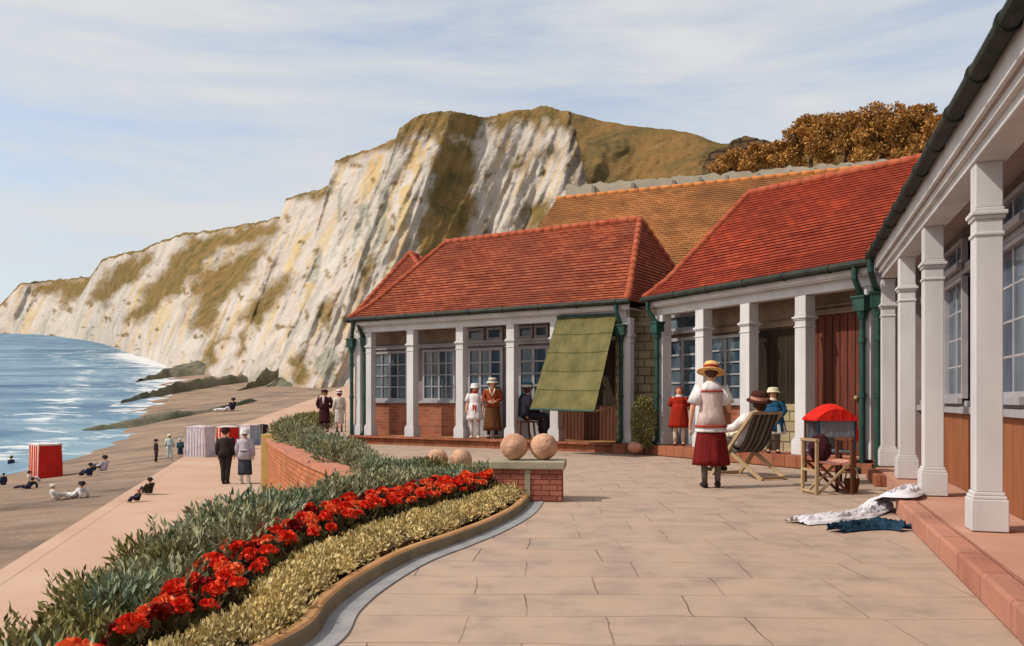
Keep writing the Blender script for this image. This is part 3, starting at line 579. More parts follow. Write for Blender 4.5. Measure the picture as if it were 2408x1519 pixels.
def ridgecaps(mb, a, b, r=.075, step=.24):
    a, b = V(a), V(b); n = max(2, int((b-a).length/step))
    for i in range(n):
        p, q = a.lerp(b, i/n), a.lerp(b, (i+1.12)/n); mb.tube([p+V((0, 0, .012)), q+V((0, 0, .0))], [r*1.12, r*.9], 8)
def hiproof(par, L_, D, ra, rb, ze, tile='tile', ridge='ridge', depth=None, tilt=.22):
    """eaves rectangle 0..L_ by 0..D, ridge from ra to rb (local points)"""
    z = ze; A_, B_, C_, D_ = V((0, 0, z)), V((L_, 0, z)), V((L_, D, z)), V((0, D, z)); mb = MB()
    def bell(a, b, c, d):                                             # the foot of the slope sweeps out (sprocketed eaves)
        f = .22; l, r = a.lerp(d, f)-V((0, 0, .10)), b.lerp(c, f)-V((0, 0, .10)); courses(mb, a, b, r, l); courses(mb, l, r, c, d)
    bell(A_, B_, rb, ra); bell(B_, C_, rb, rb); bell(C_, D_, ra, rb); bell(D_, A_, ra, ra)
    o = mb.build('roof', tile, par)
    mb = MB(); ridgecaps(mb, ra, rb)
    def hip(a, b): m_ = V(a).lerp(V(b), .22)-V((0, 0, .10)); ridgecaps(mb, a, m_); ridgecaps(mb, m_, b)
    hip(A_, ra); hip(B_, rb); hip(C_, rb); hip(D_, ra); mb.build('ridge_tiles', ridge, o, smooth=True); return o
def post(par, x, y, z0, z1, w=.20):
    mb = MB(); h = z1-z0
    def sq(hw, a, b): mb.box(x-hw, x+hw, y-hw, y+hw, z0+a, z0+b)
    sq(w*.68, 0, .22); sq(w*.63, .22, .245); sq(w*.57, .245, .27); sq(w/2, .27, h*.845); sq(w*.56, h*.845-.115, h*.845-.09); sq(w*.58, h*.845, h*.845+.025); sq(w*.66, h*.845+.025, h*.845+.055); sq(w*.55, h*.845+.055, h*.845+.08); sq(w*.5, h*.845+.08, h)
    return mb.build('post', 'white', par, bevel=.007)
def window(par, x0, x1, z0, z1, y, nx, ny, glass='glass', bar=.028, name='window', top=None, fm='frame', dp=.035, f=.055):
    mb = MB()
    mb.box(x0, x1, y-.05, y+.01, z0, z0+f*1.3); mb.box(x0, x1, y-.05, y+.01, z1-f, z1); mb.box(x0, x0+f, y-.05, y+.01, z0+f*1.3, z1-f); mb.box(x1-f, x1, y-.05, y+.01, z0+f*1.3, z1-f)
    mb.box(x0-.04, x1+.04, y-.10, y-.051, z0-.05, z0+.012)
    a, b, c, d = x0+f, x1-f, z0+f*1.3, z1-f
    for i in range(1, nx): q = lerp(a, b, i/nx); k = 1.7 if nx % 2 == 0 and i == nx//2 else 1; mb.box(q-bar*k/2, q+bar*k/2, y-dp, y+.004, c, d)
    for j in range(1, ny): q = lerp(c, d, j/ny); mb.box(a, b, y-dp+.005, y+.002, q-bar/2, q+bar/2)
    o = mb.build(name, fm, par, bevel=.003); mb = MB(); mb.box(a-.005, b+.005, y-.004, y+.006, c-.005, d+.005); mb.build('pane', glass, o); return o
def pipe(par, x, y, z0, ztop=2.98, gut=(0, 0), lean=0):
    mb = MB(); gx, gy = gut; pts = [(gx, gy, ztop), (gx, gy, ztop-.16), (lerp(gx, x, .5), lerp(gy, y, .5), ztop-.30), (x, y, ztop-.42), (x, y, z0+.10), (x-.0, y-.05, z0+.04), (x, y-.14, z0+.015)]
    mb.tube(pts, .045, 10); mb.box(x-.10, x+.10, y-.09, y+.09, ztop-.62, ztop-.42); mb.box(x-.12, x+.12, y-.11, y+.11, ztop-.43, ztop-.40); mb.tube([(x, y, ztop-.74), (x, y, ztop-.62)], [.055, .085], 10)
    for z in (1.1, 1.9): mb.tube([(x, y, z), (x, y, z+.07)], .058, 10)
    return mb.build('downpipe', 'green', par, smooth=False)
def eaves(par, L_, x0=0, x1=None, yb=.30, ze=ZE, zbeam=(2.72, 2.90), depth=1.4, gut='darkgutter', beamw=.2):
    x1 = L_ if x1 is None else x1
    mb = MB(); mb.tube([(x0-.06, -.02, ze-.03), (x1+.06, -.02, ze-.03)], .062, 10); 
    k = x0
    while k < x1: mb.tube([(k, -.02, ze-.03), (k+.03, -.02, ze-.03)], .072, 10); k += .9
    mb.build('gutter', gut, par)
    mb = MB(); mb.box(x0, x1, .05, .085, ze-.16, ze-.012); mb.box(x0, x1, .086, .12, ze-.185, ze-.03); mb.build('fascia', 'white', par, bevel=.006)
    mb = MB(); mb.box(x0+.05, x1-.05, .121, yb+depth, ze-.15, ze-.125); mb.build('soffit', 'ceiling', par)
    mb = MB(); mb.box(x0+.12, x1-.12, yb-beamw/2, yb+beamw/2, zbeam[0], zbeam[1]+.0); mb.box(x0+.11, x1-.11, yb-beamw/2-.03, yb+beamw/2+.03, zbeam[1]+.002, ze-.152); mb.build('beam', 'white', par, bevel=.006)
GRP = 'seaside chalets round the terrace'
ZF = .20; ZB = 2.72; YB = .98

# left chalet --------------------------------------------------------
F1 = Frame((-4.0, 20.85), (2.28, 16.85))
c1 = empty('chalet', F1.o, F1.rz, 'left red roofed chalet with white posts, multi pane windows and white glazed doors', 'chalet', GRP)
hiproof(c1, F1.L, 5.0, F1.loc(P(1050, 570, 22.3)), F1.loc(P(1505, 515, 19.45)), ZE)
eaves(c1, F1.L, depth=1.3)
mb = MB(); mb.box(.02, F1.L-.02, .06, 4.7, 0.0, ZF-.05); mb.build('foundation', 'stepbrick', c1)
mb = MB(); mb.box(-.02, F1.L, -.02, .44, ZF-.048, ZF); mb.build('step', 'stepbrick', c1, bevel=.01)
mb = MB(); mb.box(0, F1.L-.02, .442, YB, ZF-.049, ZF-.003); MT['floorochre'] = mnoise('ochre_floor', A(176, 126, 76, .85), A(200, 150, 94, .85), 2); mb.build('porch_floor', 'floorochre', c1)
X1 = lambda i, y=.30: F1.lx(i, y)
for px in (846, 872): post(c1, X1(px), .30, ZF, ZB, .17)
for px in (970, 1086, 1205, 1308, 1476): post(c1, X1(px), .30, ZF, ZB, .20)
mb = MB(); mb.box(-.40, F1.L-.25, YB, YB+.2, ZF, 2.9); mb.build('back_wall', 'wallmauve', c1)
mb = MB(); mb.box(-.40, X1(1085, YB), YB-.06, YB-.002, ZF, .98); mb.build('brick_dado', 'brick', c1)
mb = MB(); mb.box(F1.L-.45, F1.L-.25, .42, YB, ZF, 2.9); mb.build('side_wall', 'stone', c1)
B1 = lambda i: F1.lx(i, YB)
window(c1, B1(880), B1(962), 1.04, 2.28, YB-.03, 4, 4); window(c1, B1(998), B1(1074), 1.04, 2.28, YB-.03, 4, 4)
mb = MB(); mb.box(-.40, B1(1085), YB-.12, YB-.064, .985, 1.035); mb.box(-.40, F1.L-.5, YB-.07, YB-.003, 2.33, 2.42); mb.build('rail', 'frame', c1)
def gdoor(par, x0, x1, y, ny=5, glass='glass', zt=2.3, nx=2):
    mb = MB(); f = .07; mb.box(x0, x0+f, y-.05, y, ZF, zt); mb.box(x1-f, x1, y-.05, y, ZF, zt); mb.box(x0+f, x1-f, y-.05, y, zt-f, zt); mb.box(x0+f, x1-f, y-.045, y-.004, ZF, .85)
    a, b = x0+f, x1-f
    for i in range(1, nx): q = lerp(a, b, i/nx); mb.box(q-.035, q+.035, y-.048, y-.002, .85, zt-f)
    for i in range(ny): 
        z = .85+(zt-f-.85)*i/ny
        mb.box(a, b, y-.04, y-.006, z-.02, z+.02)
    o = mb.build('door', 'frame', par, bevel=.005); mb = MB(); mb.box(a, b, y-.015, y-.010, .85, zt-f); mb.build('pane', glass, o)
    mb = MB(); mb.ball((b-.05, y-.07, 1.1), .03, 6); mb.build('handle', 'wood', o, smooth=True); return o
gdoor(c1, B1(1103), B1(1185), YB-.01, 5, 'glassblue', 2.28, 3); gdoor(c1, B1(1222), B1(1292), YB-.01, 5, 'glassblue', 2.28, 2); gdoor(c1, B1(1310), B1(1390), YB-.01, 5, 'glassblue', 2.28, 2)
for a, b in ((1103, 1141), (1148, 1185), (1222, 1256), (1260, 1292)): window(c1, B1(a), B1(b), 2.44, 2.74, YB-.03, 1, 1, 'glassblue')
for a, b in ((882, 958), (1000, 1072)): mb = MB(); mb.box(B1(a), B1(b), YB-.02, YB-.002, 2.46, 2.76); mb.build('frieze_panel', 'wallbrown', c1)
pipe(c1, X1(1461, .14), .12, ZF, gut=(X1(1450, 0), -.02)); pipe(c1, X1(827, .16), .16, .1, gut=(.15, -.02)); pipe(c1, X1(857, .3), .32, ZF, ztop=3.0, gut=(X1(857, .3), .1))
mb = MB(); mb.box(B1(1394), F1.L-.455, YB-.03, YB-.002, .95, 2.85); mb.box(F1.L-.47, F1.L-.452, .46, YB-.031, .95, 2.85); mb.build('painted_recess_shade', 'dark', c1)  # dark panels stand in for the shade inside the bay behind the blind
mb = MB(); x = B1(1300)
while x < F1.L-.5: mb.box(x, x+.07, YB-.09, YB-.06, ZF, .94); x += .085
mb.build('slatted_dado', 'darkwood', c1)
# rear wing hip showing past the left hip
b0 = P(822, 753, 21.4); ap = P(965, 595, 23.6); w1 = b0+F1.d*3.2; w1.z = ZE; b0.z = ZE; w2 = w1+F1.n*4.5; w3 = b0+F1.n*4.5; li = F1.loc
mb = MB(); apL = li(ap); q = [li(p) for p in (b0, w1, w2, w3)]
for i in range(4): courses(mb, q[i], q[(i+1) % 4], apL, apL)
wing = mb.build('wing_roof', 'tile', c1); mb = MB()
for p in q: ridgecaps(mb, p, apL)
mb.build('ridge_tiles', 'ridge', wing, smooth=True)
mb = MB(); mb.box(-.2, 2.6, 1.5, 4.5, 0, 2.95); mb.build('wing_wall', 'wallmauve', c1); mb = MB(); mb.box(2.7, F1.L-.4, 1.9, 4.6, 0, 2.95); mb.build('rear_wall', 'wallmauve', c1)
# green blind let down between posts (hangs from the beam)
def blindpts():
    tl, tr = F1.world(X1(1311, .16), .16, 2.80), F1.world(X1(1450, .16), .16, 2.78); bl, br = P(1247, 961, 16.75), P(1398, 967, 15.6); return tl, tr, br, bl
tl, tr, br_, bl = blindpts(); bo = tl.copy(); bd = empty('blind', bo, 0, 'green striped canvas blind sloping out from the eaves of the left chalet', 'blind'); mb = MB(); n = 14
nn = (tr-tl).cross(bl-tl).normalized()
for i in range(n):
    for j in range(n):
        q = []; uv = []
        for a, b in ((i, j), (i+1, j), (i+1, j+1), (i, j+1)):
            u, w = a/n, b/n; p = tl.lerp(tr, u).lerp(bl.lerp(br_, u), w)
            p += nn*(.05*math.sin(math.pi*w)*math.sin(math.pi*u)+.012*noise.noise((u*5, w*4, 0))); q.append(p-bo); uv.append((u*1.6, w*2.1))
        mb.add(q, [(0, 1, 2, 3)], [uv]); mb.add([p-nn*.008 for p in q], [(3, 2, 1, 0)], [uv[::-1]])
mb.build('canvas', 'blind', bd, smooth=True)
mb = MB(); mb.tube([bl-bo, br_-bo], .022, 8); mb.build('bottom_rail', 'green', bd); mb = MB(); mb.tube([tl-bo, tr-bo], .04, 8); mb.build('roller', 'green', bd)
mb = MB(); e = F1.world(X1(1452, .2), .2, .95); mb.tube([br_-bo, e-bo], .012, 6); mb.build('prop_rod', 'wood', bd)
mb = MB(); e = F1.world(X1(1312, .2), .25, .95); mb.tube([bl-bo, e-bo], .012, 6); mb.build('prop_rod', 'wood', bd)

YB = .78
# middle chalet ------------------------------------------------------
F2 = Frame((2.60, 16.65), (5.08, 12.07))
c2 = empty('chalet', F2.o, F2.rz, 'middle red roofed chalet with four white posts, dark curtained doorway and red brown door', 'chalet', GRP)
ra, rb = P(1762, 455, 17.8), P(2150, 375, 15.3); rb = rb+(rb-ra)*.45
hiproof(c2, F2.L, 4.8, F2.loc(ra), F2.loc(rb), ZE, 'tile_deep'); eaves(c2, F2.L, depth=1.3)
mb = MB(); mb.box(.02, F2.L-.02, .06, 4.5, 0, ZF-.05); mb.build('foundation', 'stepbrick', c2)
mb = MB(); mb.box(-.3, F2.L-.3, -.06, .44, ZF-.19, ZF); mb.build('step', 'stepbrick', c2, bevel=.012)
mb = MB(); mb.box(.02, F2.L-.02, .442, YB, ZF-.049, ZF-.003); mb.build('porch_floor', 'floorpink', c2)
X2 = lambda i, y=.30: F2.lx(i, y); B2 = lambda i: F2.lx(i, YB)
for px in (1560, 1655, 1762, 1893): post(c2, X2(px), .30, ZF, ZB, .22)
mb = MB(); mb.box(-.45, F2.L+.6, YB, YB+.2, ZF, 2.9); mb.build('back_wall', 'wallbrown', c2)
mb = MB(); mb.box(B2(1770), B2(1892), YB-.05, YB-.002, ZF, 1.0); mb.build('stone_dado', 'stone', c2)
mb = MB(); mb.box(B2(1668), B2(1765), YB-.05, YB-.002, ZF, .98); mb.build('brick_dado', 'brick', c2)
gdoor(c2, B2(1572), B2(1648), YB-.01, 5, 'glass', 2.30, 2); window(c2, B2(1574), B2(1646), 2.42, 2.76, YB-.03, 1, 1); window(c2, B2(1672), B2(1752), 1.02, 2.26, YB-.03, 2, 5)
mb = MB(); mb.box(B2(1668), B2(1892), YB-.07, YB-.003, 2.31, 2.40); mb.build('rail', 'wallbrown', c2)
for a, b in ((1672, 1750), (1790, 1880)): mb = MB(); mb.box(B2(a), B2(b), YB-.025, YB-.002, 2.45, 2.78); mb.build('frieze_panel', 'wallbrown', c2)
mb = MB(); n = 40; x0, x1 = B2(1782), B2(1888)
for i in range(n):
    a, b = lerp(x0, x1, i/n), lerp(x0, x1, (i+1)/n); w = lambda k: YB-.05+.02*math.sin(k*2.1)
    mb.add([(a, w(i), 1.0), (b, w(i+1), 1.0), (b, w(i+1), 2.28), (a, w(i), 2.28)], [(0, 1, 2, 3)])
mb.build('curtain', 'dark', c2, smooth=True)
mb = MB(); x0, x1 = B2(1912), B2(2035); n = 7
for i in range(n): mb.box(lerp(x0, x1, i/n)+.006, lerp(x0, x1, (i+1)/n)-.006, YB-.05, YB-.004, ZF, 2.42)
d_ = mb.build('door', 'door', c2, bevel=.006); mb = MB(); mb.ball((x1-.1, YB-.09, 1.1), .035, 6); mb.build('handle', 'wood', d_, smooth=True)
mb = MB(); mb.box(x0-.08, x1+.1, YB-.09, YB-.003, 2.43, 2.52); mb.box(x0-.05, x1+.1, YB-.06, YB-.003, 2.55, 2.60); mb.build('door_head', 'wallbrown', c2, bevel=.008)
mb = MB(); mb.box(.3, F2.L, 1.9, 4.4, 0, 2.95); mb.build('rear_wall', 'wallbrown', c2)
pipe(c2, X2(1545, .12), .12, ZF, gut=(.12, -.02)); pipe(c2, X2(2030, .16), .14, .02, gut=(F2.lx(2012, 0), -.02))
post(c2, X2(2046, .28), .28, ZF, ZB, .12)

# stone wall between the two chalets, with pink boulder and clipped shrub
sw = P(1486, 940, 17.7); sw.z = 0; o = empty('stone_wall', sw, R(-20), 'tall strip of yellow grey rubble wall between the left and middle chalets', 'wall')
mb = MB(); mb.box(0, .60, 0, .3, 0, 3.0); mb.build('stonework', 'stone', o); mb = MB(); mb.box(-.03, .62, -.04, .34, 2.6, 2.68); mb.build('string_course', 'cap', o)
sp = P(1514, 940, 16.35); sp.z = .0; o = empty('clipped_shrub', sp, 0, 'tall oval olive shrub in front of the stone wall between two chalets', 'shrub')
rg = random.Random(3); mb = MB(); mb.clump((0, 0, .62), (.23, .23, .52), 1500, .06, .03, .3, .6, rg); mb.clump((-.05, -.05, .66), (.2, .2, .5), 500, .05, .03, .3, .8, rg); mb.build('crown', 'oliveleaf', o)
mb = MB(); mb.tube([(0, 0, 0), (.01, 0, .3), (0, 0, .6)], [.03, .025, .015], 8); mb.build('trunk', 'bark', o)
p = P(1494, 940, 16.3); p.z = .2; mb = MB(); mb.ball((0, 0, .1), .13, 10, (1.1, .9, .85), .15); o = mb.build('boulder', 'pinkbead', smooth=True); o.location = (p.x, p.y, .06); tag(o, 'small pink boulder at the foot of the oval olive shrub', 'boulder')
mb = MB(); q0 = F1.world(F1.L-.05, -.06); q1 = F2.world(.0, -.06)
o = empty('brick_step', ((q0+q1)/2), 0, 'short rust brick step filling the corner between left and middle chalets', 'step'); mb.box(-.42, .42, -.0, .9, 0, ZF-.004, Matrix.Rotation(R(-20), 4, 'Z')); mb.build('slab', 'stepbrick', o, bevel=.012)

# right chalet -------------------------------------------------------
ffar = V((4.93, 11.65, 0)); fdir = V((-.306, -.952, 0)).normalized(); F3 = Frame(ffar, ffar+fdir*11.0)
c3 = empty('chalet', F3.o, F3.rz, 'nearest chalet on the right edge, white posts, long white eaves and brown boarded dado', 'chalet', GRP)
hiproof(c3, F3.L, 5.6, V((2.0, 2.8, 5.75)), V((F3.L-2.0, 2.8, 5.75)), ZE+.02, 'tile_deep')
mb = MB(); mb.tube([(-.05, -.03, ZE-.02), (F3.L, -.03, ZE-.02)], .058, 12)
k = .1
while k < F3.L: mb.tube([(k, -.03, ZE-.02), (k+.05, -.03, ZE-.02)], .069, 12); k += .75
mb.build('gutter', 'darkgutter', c3)
mb = MB(); mb.box(0, F3.L, .03, .06, ZE-.20, ZE-.02); mb.build('fascia', 'white', c3, bevel=.006)
mb = MB(); mb.box(.05, F3.L, .061, 1.75, ZE-.20, ZE-.17); mb.build('soffit', 'ceiling', c3)
ZF3, ZB3 = .16, 2.72
mb = MB(); mb.box(.05, F3.L, .115, .33, ZB3, ZE-.202); mb.build('beam', 'white', c3, bevel=.008); mb = MB(); mb.box(.05, F3.L, .075, .113, ZE-.26, ZE-.203); mb.build('cornice', 'white', c3)
X3 = lambda i, y=.215: F3.lx(i, y)
posts3 = [X3(2320), X3(2193), X3(2132), X3(2088)]
for x in posts3: post(c3, x, .215, ZF3, ZB3, .172)
post(c3, 9.6, .215, ZF3, ZB3, .172)
kend = F3.lx(2120, -.1)
mb = MB(); n = 9; x = kend
while x < F3.L: mb.box(x+.004, x+.616, -.15, .02, 0, ZF3); x += .62
mb.build('step', 'kerbbrick', c3, bevel=.018)
mb = MB(); mb.box(kend+.0, F3.L, .022, 1.7, 0, ZF3-.006); mb.box(.05, kend, .05, 1.7, 0, ZF3-.008); mb.build('porch_floor', 'floorpink', c3)
mb = MB(); mb.box(.1, 1.3, -.08, .048, .0, ZF3-.02); mb.build('step', 'stepbrick', c3, bevel=.01)
YB3 = .64; mb = MB(); mb.box(.1, F3.L, YB3, YB3+.2, 0, 2.86); mb.build('back_wall', 'wallmauve', c3)
x = .1; mb = MB()
while x < F3.L: mb.box(x, min(F3.L, x+.292), YB3-.05, YB3-.003, ZF3-.004, .93); x += .295
mb.build('boarded_dado', 'dado', c3, bevel=.004)
mb = MB(); mb.box(.1, F3.L, YB3-.10, YB3-.052, .931, 1.0); mb.box(.1, F3.L, YB3-.06, YB3-.003, 1.001, 1.06); mb.box(.1, F3.L, YB3-.06, YB3-.003, 2.34, 2.44); mb.build('rail', 'frame', c3, bevel=.005)
B3 = lambda i: F3.lx(i, YB3)
for a, b in ((2282, 2238), (2440, 2358), (2172, 2150), (2118, 2106)):
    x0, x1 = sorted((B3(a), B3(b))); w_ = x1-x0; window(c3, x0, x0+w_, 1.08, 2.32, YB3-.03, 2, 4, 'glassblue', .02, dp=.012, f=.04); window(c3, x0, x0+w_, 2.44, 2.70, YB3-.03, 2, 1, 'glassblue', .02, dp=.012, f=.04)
mb = MB(); mb.box(0.02, .14, .5, 5.0, 0, 2.85); mb.build('end_wall', 'wallmauve', c3)
pipe(c3, F3.lx(2064, .1), .10, .02, gut=(.14, -.03))

# rear building, terrace wall, brown stone enclosure, trees
FR = Frame(P(1223, 940, 26.3), P(1223, 940, 26.3)+V((10.4, -5.0, 0)))
c4 = empty('rear_building', FR.o, FR.rz, 'long rear building with ochre tiled roof rising behind the two red roofs', 'building')
r0, r1 = P(1310, 468, 29.0), P(2230, 366, 24.2); r1.z = r0.z
r0_ = P(1310, 468, 29.0); e0 = r0_.lerp(P(1223, 603, 26.3), 1.45); e1 = e0+(r1-r0); mb = MB(); l4 = FR.loc
back = lambda e, r: V((2*r.x-e.x, 2*r.y-e.y, e.z))
courses(mb, l4(e0), l4(e1), l4(r1), l4(r0), .13); courses(mb, l4(back(e1, r1)), l4(back(e0, r0)), l4(r0), l4(r1), .13)
rf = mb.build('roof', 'tile_tan', c4); mb = MB(); ridgecaps(mb, l4(r0), l4(r1), .08, .35); mb.build('ridge_tiles', 'ridge_tan', rf, smooth=True)
mb = MB(); a, b, cc, dd = [l4(p) for p in (e0, e1, back(e1, r1), back(e0, r0))]; ze = a.z-.02
for p, q in ((a, b), (b, cc), (cc, dd), (dd, a)): mb.add([(p.x, p.y, -1), (q.x, q.y, -1), (q.x, q.y, ze), (p.x, p.y, ze)], [(0, 1, 2, 3)])
for p, q, r in ((b, cc, l4(r1)), (dd, a, l4(r0))): mb.add([(p.x, p.y, ze), (q.x, q.y, ze), (r.x, r.y, r.z-.03)], [(0, 1, 2)])
mb.build('wall', 'wallmauve', c4)
# pale wall with piers on the slope
MT['palewall'] = mnoise('pale_lime_wall', A(178, 164, 142, .7), A(206, 192, 168, .7), 0.8); MT['straw_grass'] = mnoise('dry_grass', A(176, 150, 96, .85), A(204, 180, 124, .85), 1)
wa, wb = P(1330, 466, 46), P(2260, 394, 40); o = empty('terrace_wall', wa, 0, 'long rough pale chalky wall on the hillside behind the ochre roof', 'wall'); mb = MB(); d = wb-wa; dh = V((d.x, d.y, 0)).normalized(); nn = V((-dh.y, dh.x, 0))
def slope_box(mb, t0, t1, z0, z1, th, out_=0):
    p, q = wa+d*t0, wa+d*t1; pts = [r-wa+nn*w+V((0, 0, z)) for z in (z0, z1) for r in (p, q) for w in (-th/2-out_, th/2)]
    mb.add(pts, [(0, 1, 3, 2), (4, 6, 7, 5), (0, 2, 6, 4), (2, 3, 7, 6), (3, 1, 5, 7), (1, 0, 4, 5)])
n = 120; tp = [.66+.20*noise.fractal((i*.3, 0, 0), .9, 2, 4) for i in range(n+1)]
for i in range(n):
    p, q = d*(i/n), d*((i+1)/n); z = V((0, 0, 1)); b_ = nn*.4
    mb.add([p-z*5, q-z*5, q+z*tp[i+1], p+z*tp[i], p-z*5+b_, q-z*5+b_, q+z*tp[i+1]+b_, p+z*tp[i]+b_], [(0, 1, 2, 3), (3, 2, 6, 7), (5, 4, 7, 6)])
mb.build('masonry', 'palewall', o)
MT['pierstone'] = mnoise('grey_pier_stone', A(130, 122, 108, .8), A(160, 150, 132, .8), 2)
for t in (.08, .19, .30, .37, .44, .52, .60, .66, .74, .82, .90): mb = MB(); slope_box(mb, t, t+.008, -1, .42+.15*noise.noise((t*40, 0, 0)), .4, .25); mb.build('pier', 'pierstone', o)
MT['brownstone'] = mbrick('brown_drystone', A(96, 76, 52, .75), A(122, 96, 66, .75), A(66, 52, 38, .7), .9, .42, .06, bump=.9, nz=.9, rot=(R(90), 0, 0))
q0, q1 = P(1652, 428, 52), P(1838, 416, 50); o = empty('brown_wall', q0, math.atan2(q1.y-q0.y, q1.x-q0.x), 'broken brown drystone wall on the skyline beside the russet trees', 'wall'); ln = (q1-q0).length; mb = MB()
top = [(0, .9), (.08, 1.7), (.2, 1.9), (.35, 2.0), (.37, 2.3), (.55, 2.5), (.72, 2.2), (.85, 2.0), (1, 1.6)]; n = 30
for i in range(n):
    a, b = i/n, (i+1)/n; za, zb = pw(a, top)+.1*noise.noise((i*.7, 0, 0)), pw(b, top)+.1*noise.noise(((i+1)*.7, 0, 0))
    mb.add([(a*ln, 0, -3), (b*ln, 0, -3), (b*ln, 0, zb), (a*ln, 0, za), (a*ln, .8, -3), (b*ln, .8, -3), (b*ln, .8, zb), (a*ln, .8, za)], [(0, 1, 2, 3), (5, 4, 7, 6), (3, 2, 6, 7)])
mb.build('stonework', 'brownstone', o)
def tree(img, base_y, Y, top_y, wpx, label, seed, mat='rustleaf', n=8500):
    rg = random.Random(seed); b = P(img, base_y, Y); h = (base_y-top_y)*Y/FOC; w = wpx*.86*Y/FOC/2; o = empty('tree', b, rg.uniform(0, 6), label, 'tree', 'russet trees along the hilltop')
    mb = MB(); mb.tube([(0, 0, -1), (.05*h, 0, .25*h), (.02*h, .03*h, .55*h), (0, 0, .8*h)], [.045*h, .036*h, .024*h, .008*h], 8)
    cl_ = []
    for k in range(34):
        a = k*2.4+rg.uniform(-.4, .4); zz = rg.uniform(.10, .9); rr = w*(.25+.72*rg.random())*(1-.55*max(0, zz-.6)/.4); c_ = V((rr*math.cos(a), rr*math.sin(a), zz*h)); cl_.append(c_)
        s_ = V((.02*h, 0, h*(.2+.4*rg.random()))); mb.tube([s_, s_.lerp(c_, .6)+V((0, 0, .03*h)), c_], [.014*h, .009*h, .003*h], 5)
    mb.build('trunk', 'bark', o); mb = MB()
    for c_ in cl_: s_ = rg.uniform(.10, .19); mb.clump(c_, (w*s_*1.9, w*s_*1.9, h*s_*.72), int(n/30*rg.uniform(.6, 1.3)), .15, .10, .2, .35, rg)
    mb.build('crown', mat, o)
tree(1905, 392, 46, 268, 150, 'russet round headed tree leftmost of the large hilltop trees', 1)
tree(1985, 392, 45, 256, 170, 'tall russet tree second from the left in the hilltop row', 2)
tree(2075, 388, 44, 246, 180, 'tallest golden brown tree in the middle of the hilltop row', 3)
tree(2150, 384, 43, 252, 160, 'golden brown tree second from the right in the hilltop row', 4)
tree(2215, 380, 42, 268, 150, 'russet tree at the right end of the hilltop row by the dark gutter', 5)
tree(1848, 400, 47, 325, 110, 'small russet bushy tree between the brown wall and the large hilltop trees', 6, n=4000)
tree(2275, 372, 41, 250, 160, 'golden tree half hidden behind the dark gutter of the right chalet', 7)

tree(1780, 402, 48, 340, 90, 'low russet bush just behind the broken brown wall', 8, n=3200)
tree(1720, 412, 49, 352, 100, 'low russet bush trailing along the skyline left of the broken brown wall', 9, n=3200)
# ------------------------------------------------------------------ people
STAND = dict(pelvis=(0, 0, .90), spine=(0, .0, 1.07), chest=(0, -.005, 1.235), neck=(0, -.01, 1.375), h0=(0, .012, 1.435), h1=(0, .005, 1.51), h2=(0, -.005, 1.575),
             sh=(.15, -.01, 1.315), el=(.205, -.02, 1.06), wr=(.215, .05, .845), ha=(.212, .075, .775), hip=(.085, 0, .86), kn=(.088, .015, .47), an=(.09, -.02, .085), to=(.10, .12, .032))
RAD = dict(pelvis=(.13, .10), spine=(.112, .085), chest=(.135, .095), neck=(.045, .045), h0=(.066, .07), h1=(.078, .088), h2=(.058, .066), sh=(.052, .052), el=(.037, .037), wr=(.025, .025), ha=(.032, .02), hip=(.085, .085), kn=(.054, .054), an=(.035, .035), to=(.034, .026))
PAIR = ('sh', 'el', 'wr', 'ha', 'hip', 'kn', 'an', 'to')
def joints(over=None):
    J = {}
    for k, p in STAND.items():
        if k in PAIR: J[k+'R'] = V(p); J[k+'L'] = V((-p[0], p[1], p[2]))
        else: J[k] = V(p)
    for k, p in (over or {}).items():
        if k in PAIR: J[k+'R'] = V(p); J[k+'L'] = V((-p[0], p[1], p[2]))
        else: J[k] = V(p)
    return J
SIT = dict(pelvis=(0, 0, .13), spine=(0, -.07, .29), chest=(0, -.11, .46), neck=(0, -.10, .60), h0=(0, -.07, .66), h1=(0, -.07, .735), h2=(0, -.08, .80), sh=(.15, -.11, .54), el=(.2, .05, .36), wr=(.14, .24, .34), ha=(.1, .3, .36), hip=(.085, .02, .12), kn=(.1, .36, .36), an=(.1, .58, .07), to=(.1, .7, .04))
RECL = dict(pelvis=(0, 0, .11), spine=(0, -.14, .21), chest=(0, -.26, .35), neck=(0, -.33, .47), h0=(0, -.33, .53), h1=(0, -.33, .60), h2=(0, -.34, .66), sh=(.15, -.32, .41), el=(.2, -.46, .22), wr=(.2, -.42, .05), ha=(.2, -.36, .03), hip=(.085, .05, .11), kn=(.09, .44, .16), an=(.09, .82, .06), to=(.09, .9, .13))
CHAIR = dict(pelvis=(0, 0, .52), spine=(0, -.02, .69), chest=(0, .01, .86), neck=(0, .05, .99), h0=(0, .085, 1.045), h1=(0, .085, 1.12), h2=(0, .07, 1.185), sh=(.155, .02, .94), el=(.2, .06, .70), wr=(.12, .26, .62), ha=(.07, .31, .61), hip=(.09, .03, .5), kn=(.1, .42, .5), an=(.1, .44, .09), to=(.1, .56, .035))
DECK = dict(pelvis=(0, .16, .47), spine=(0, .03, .60), chest=(0, -.10, .76), neck=(0, -.2, .89), h0=(0, -.2, .955), h1=(0, -.2, 1.03), h2=(0, -.21, 1.095), sh=(.155, -.17, .84), el=(.26, -.0, .68), wr=(.24, .24, .64), ha=(.23, .31, .63), hip=(.085, .19, .47), kn=(.1, .54, .56), an=(.1, .7, .09), to=(.1, .83, .04))
CH = [('pelvis', 'spine'), ('spine', 'chest'), ('chest', 'neck'), ('neck', 'h0'), ('h0', 'h1'), ('h1', 'h2')]
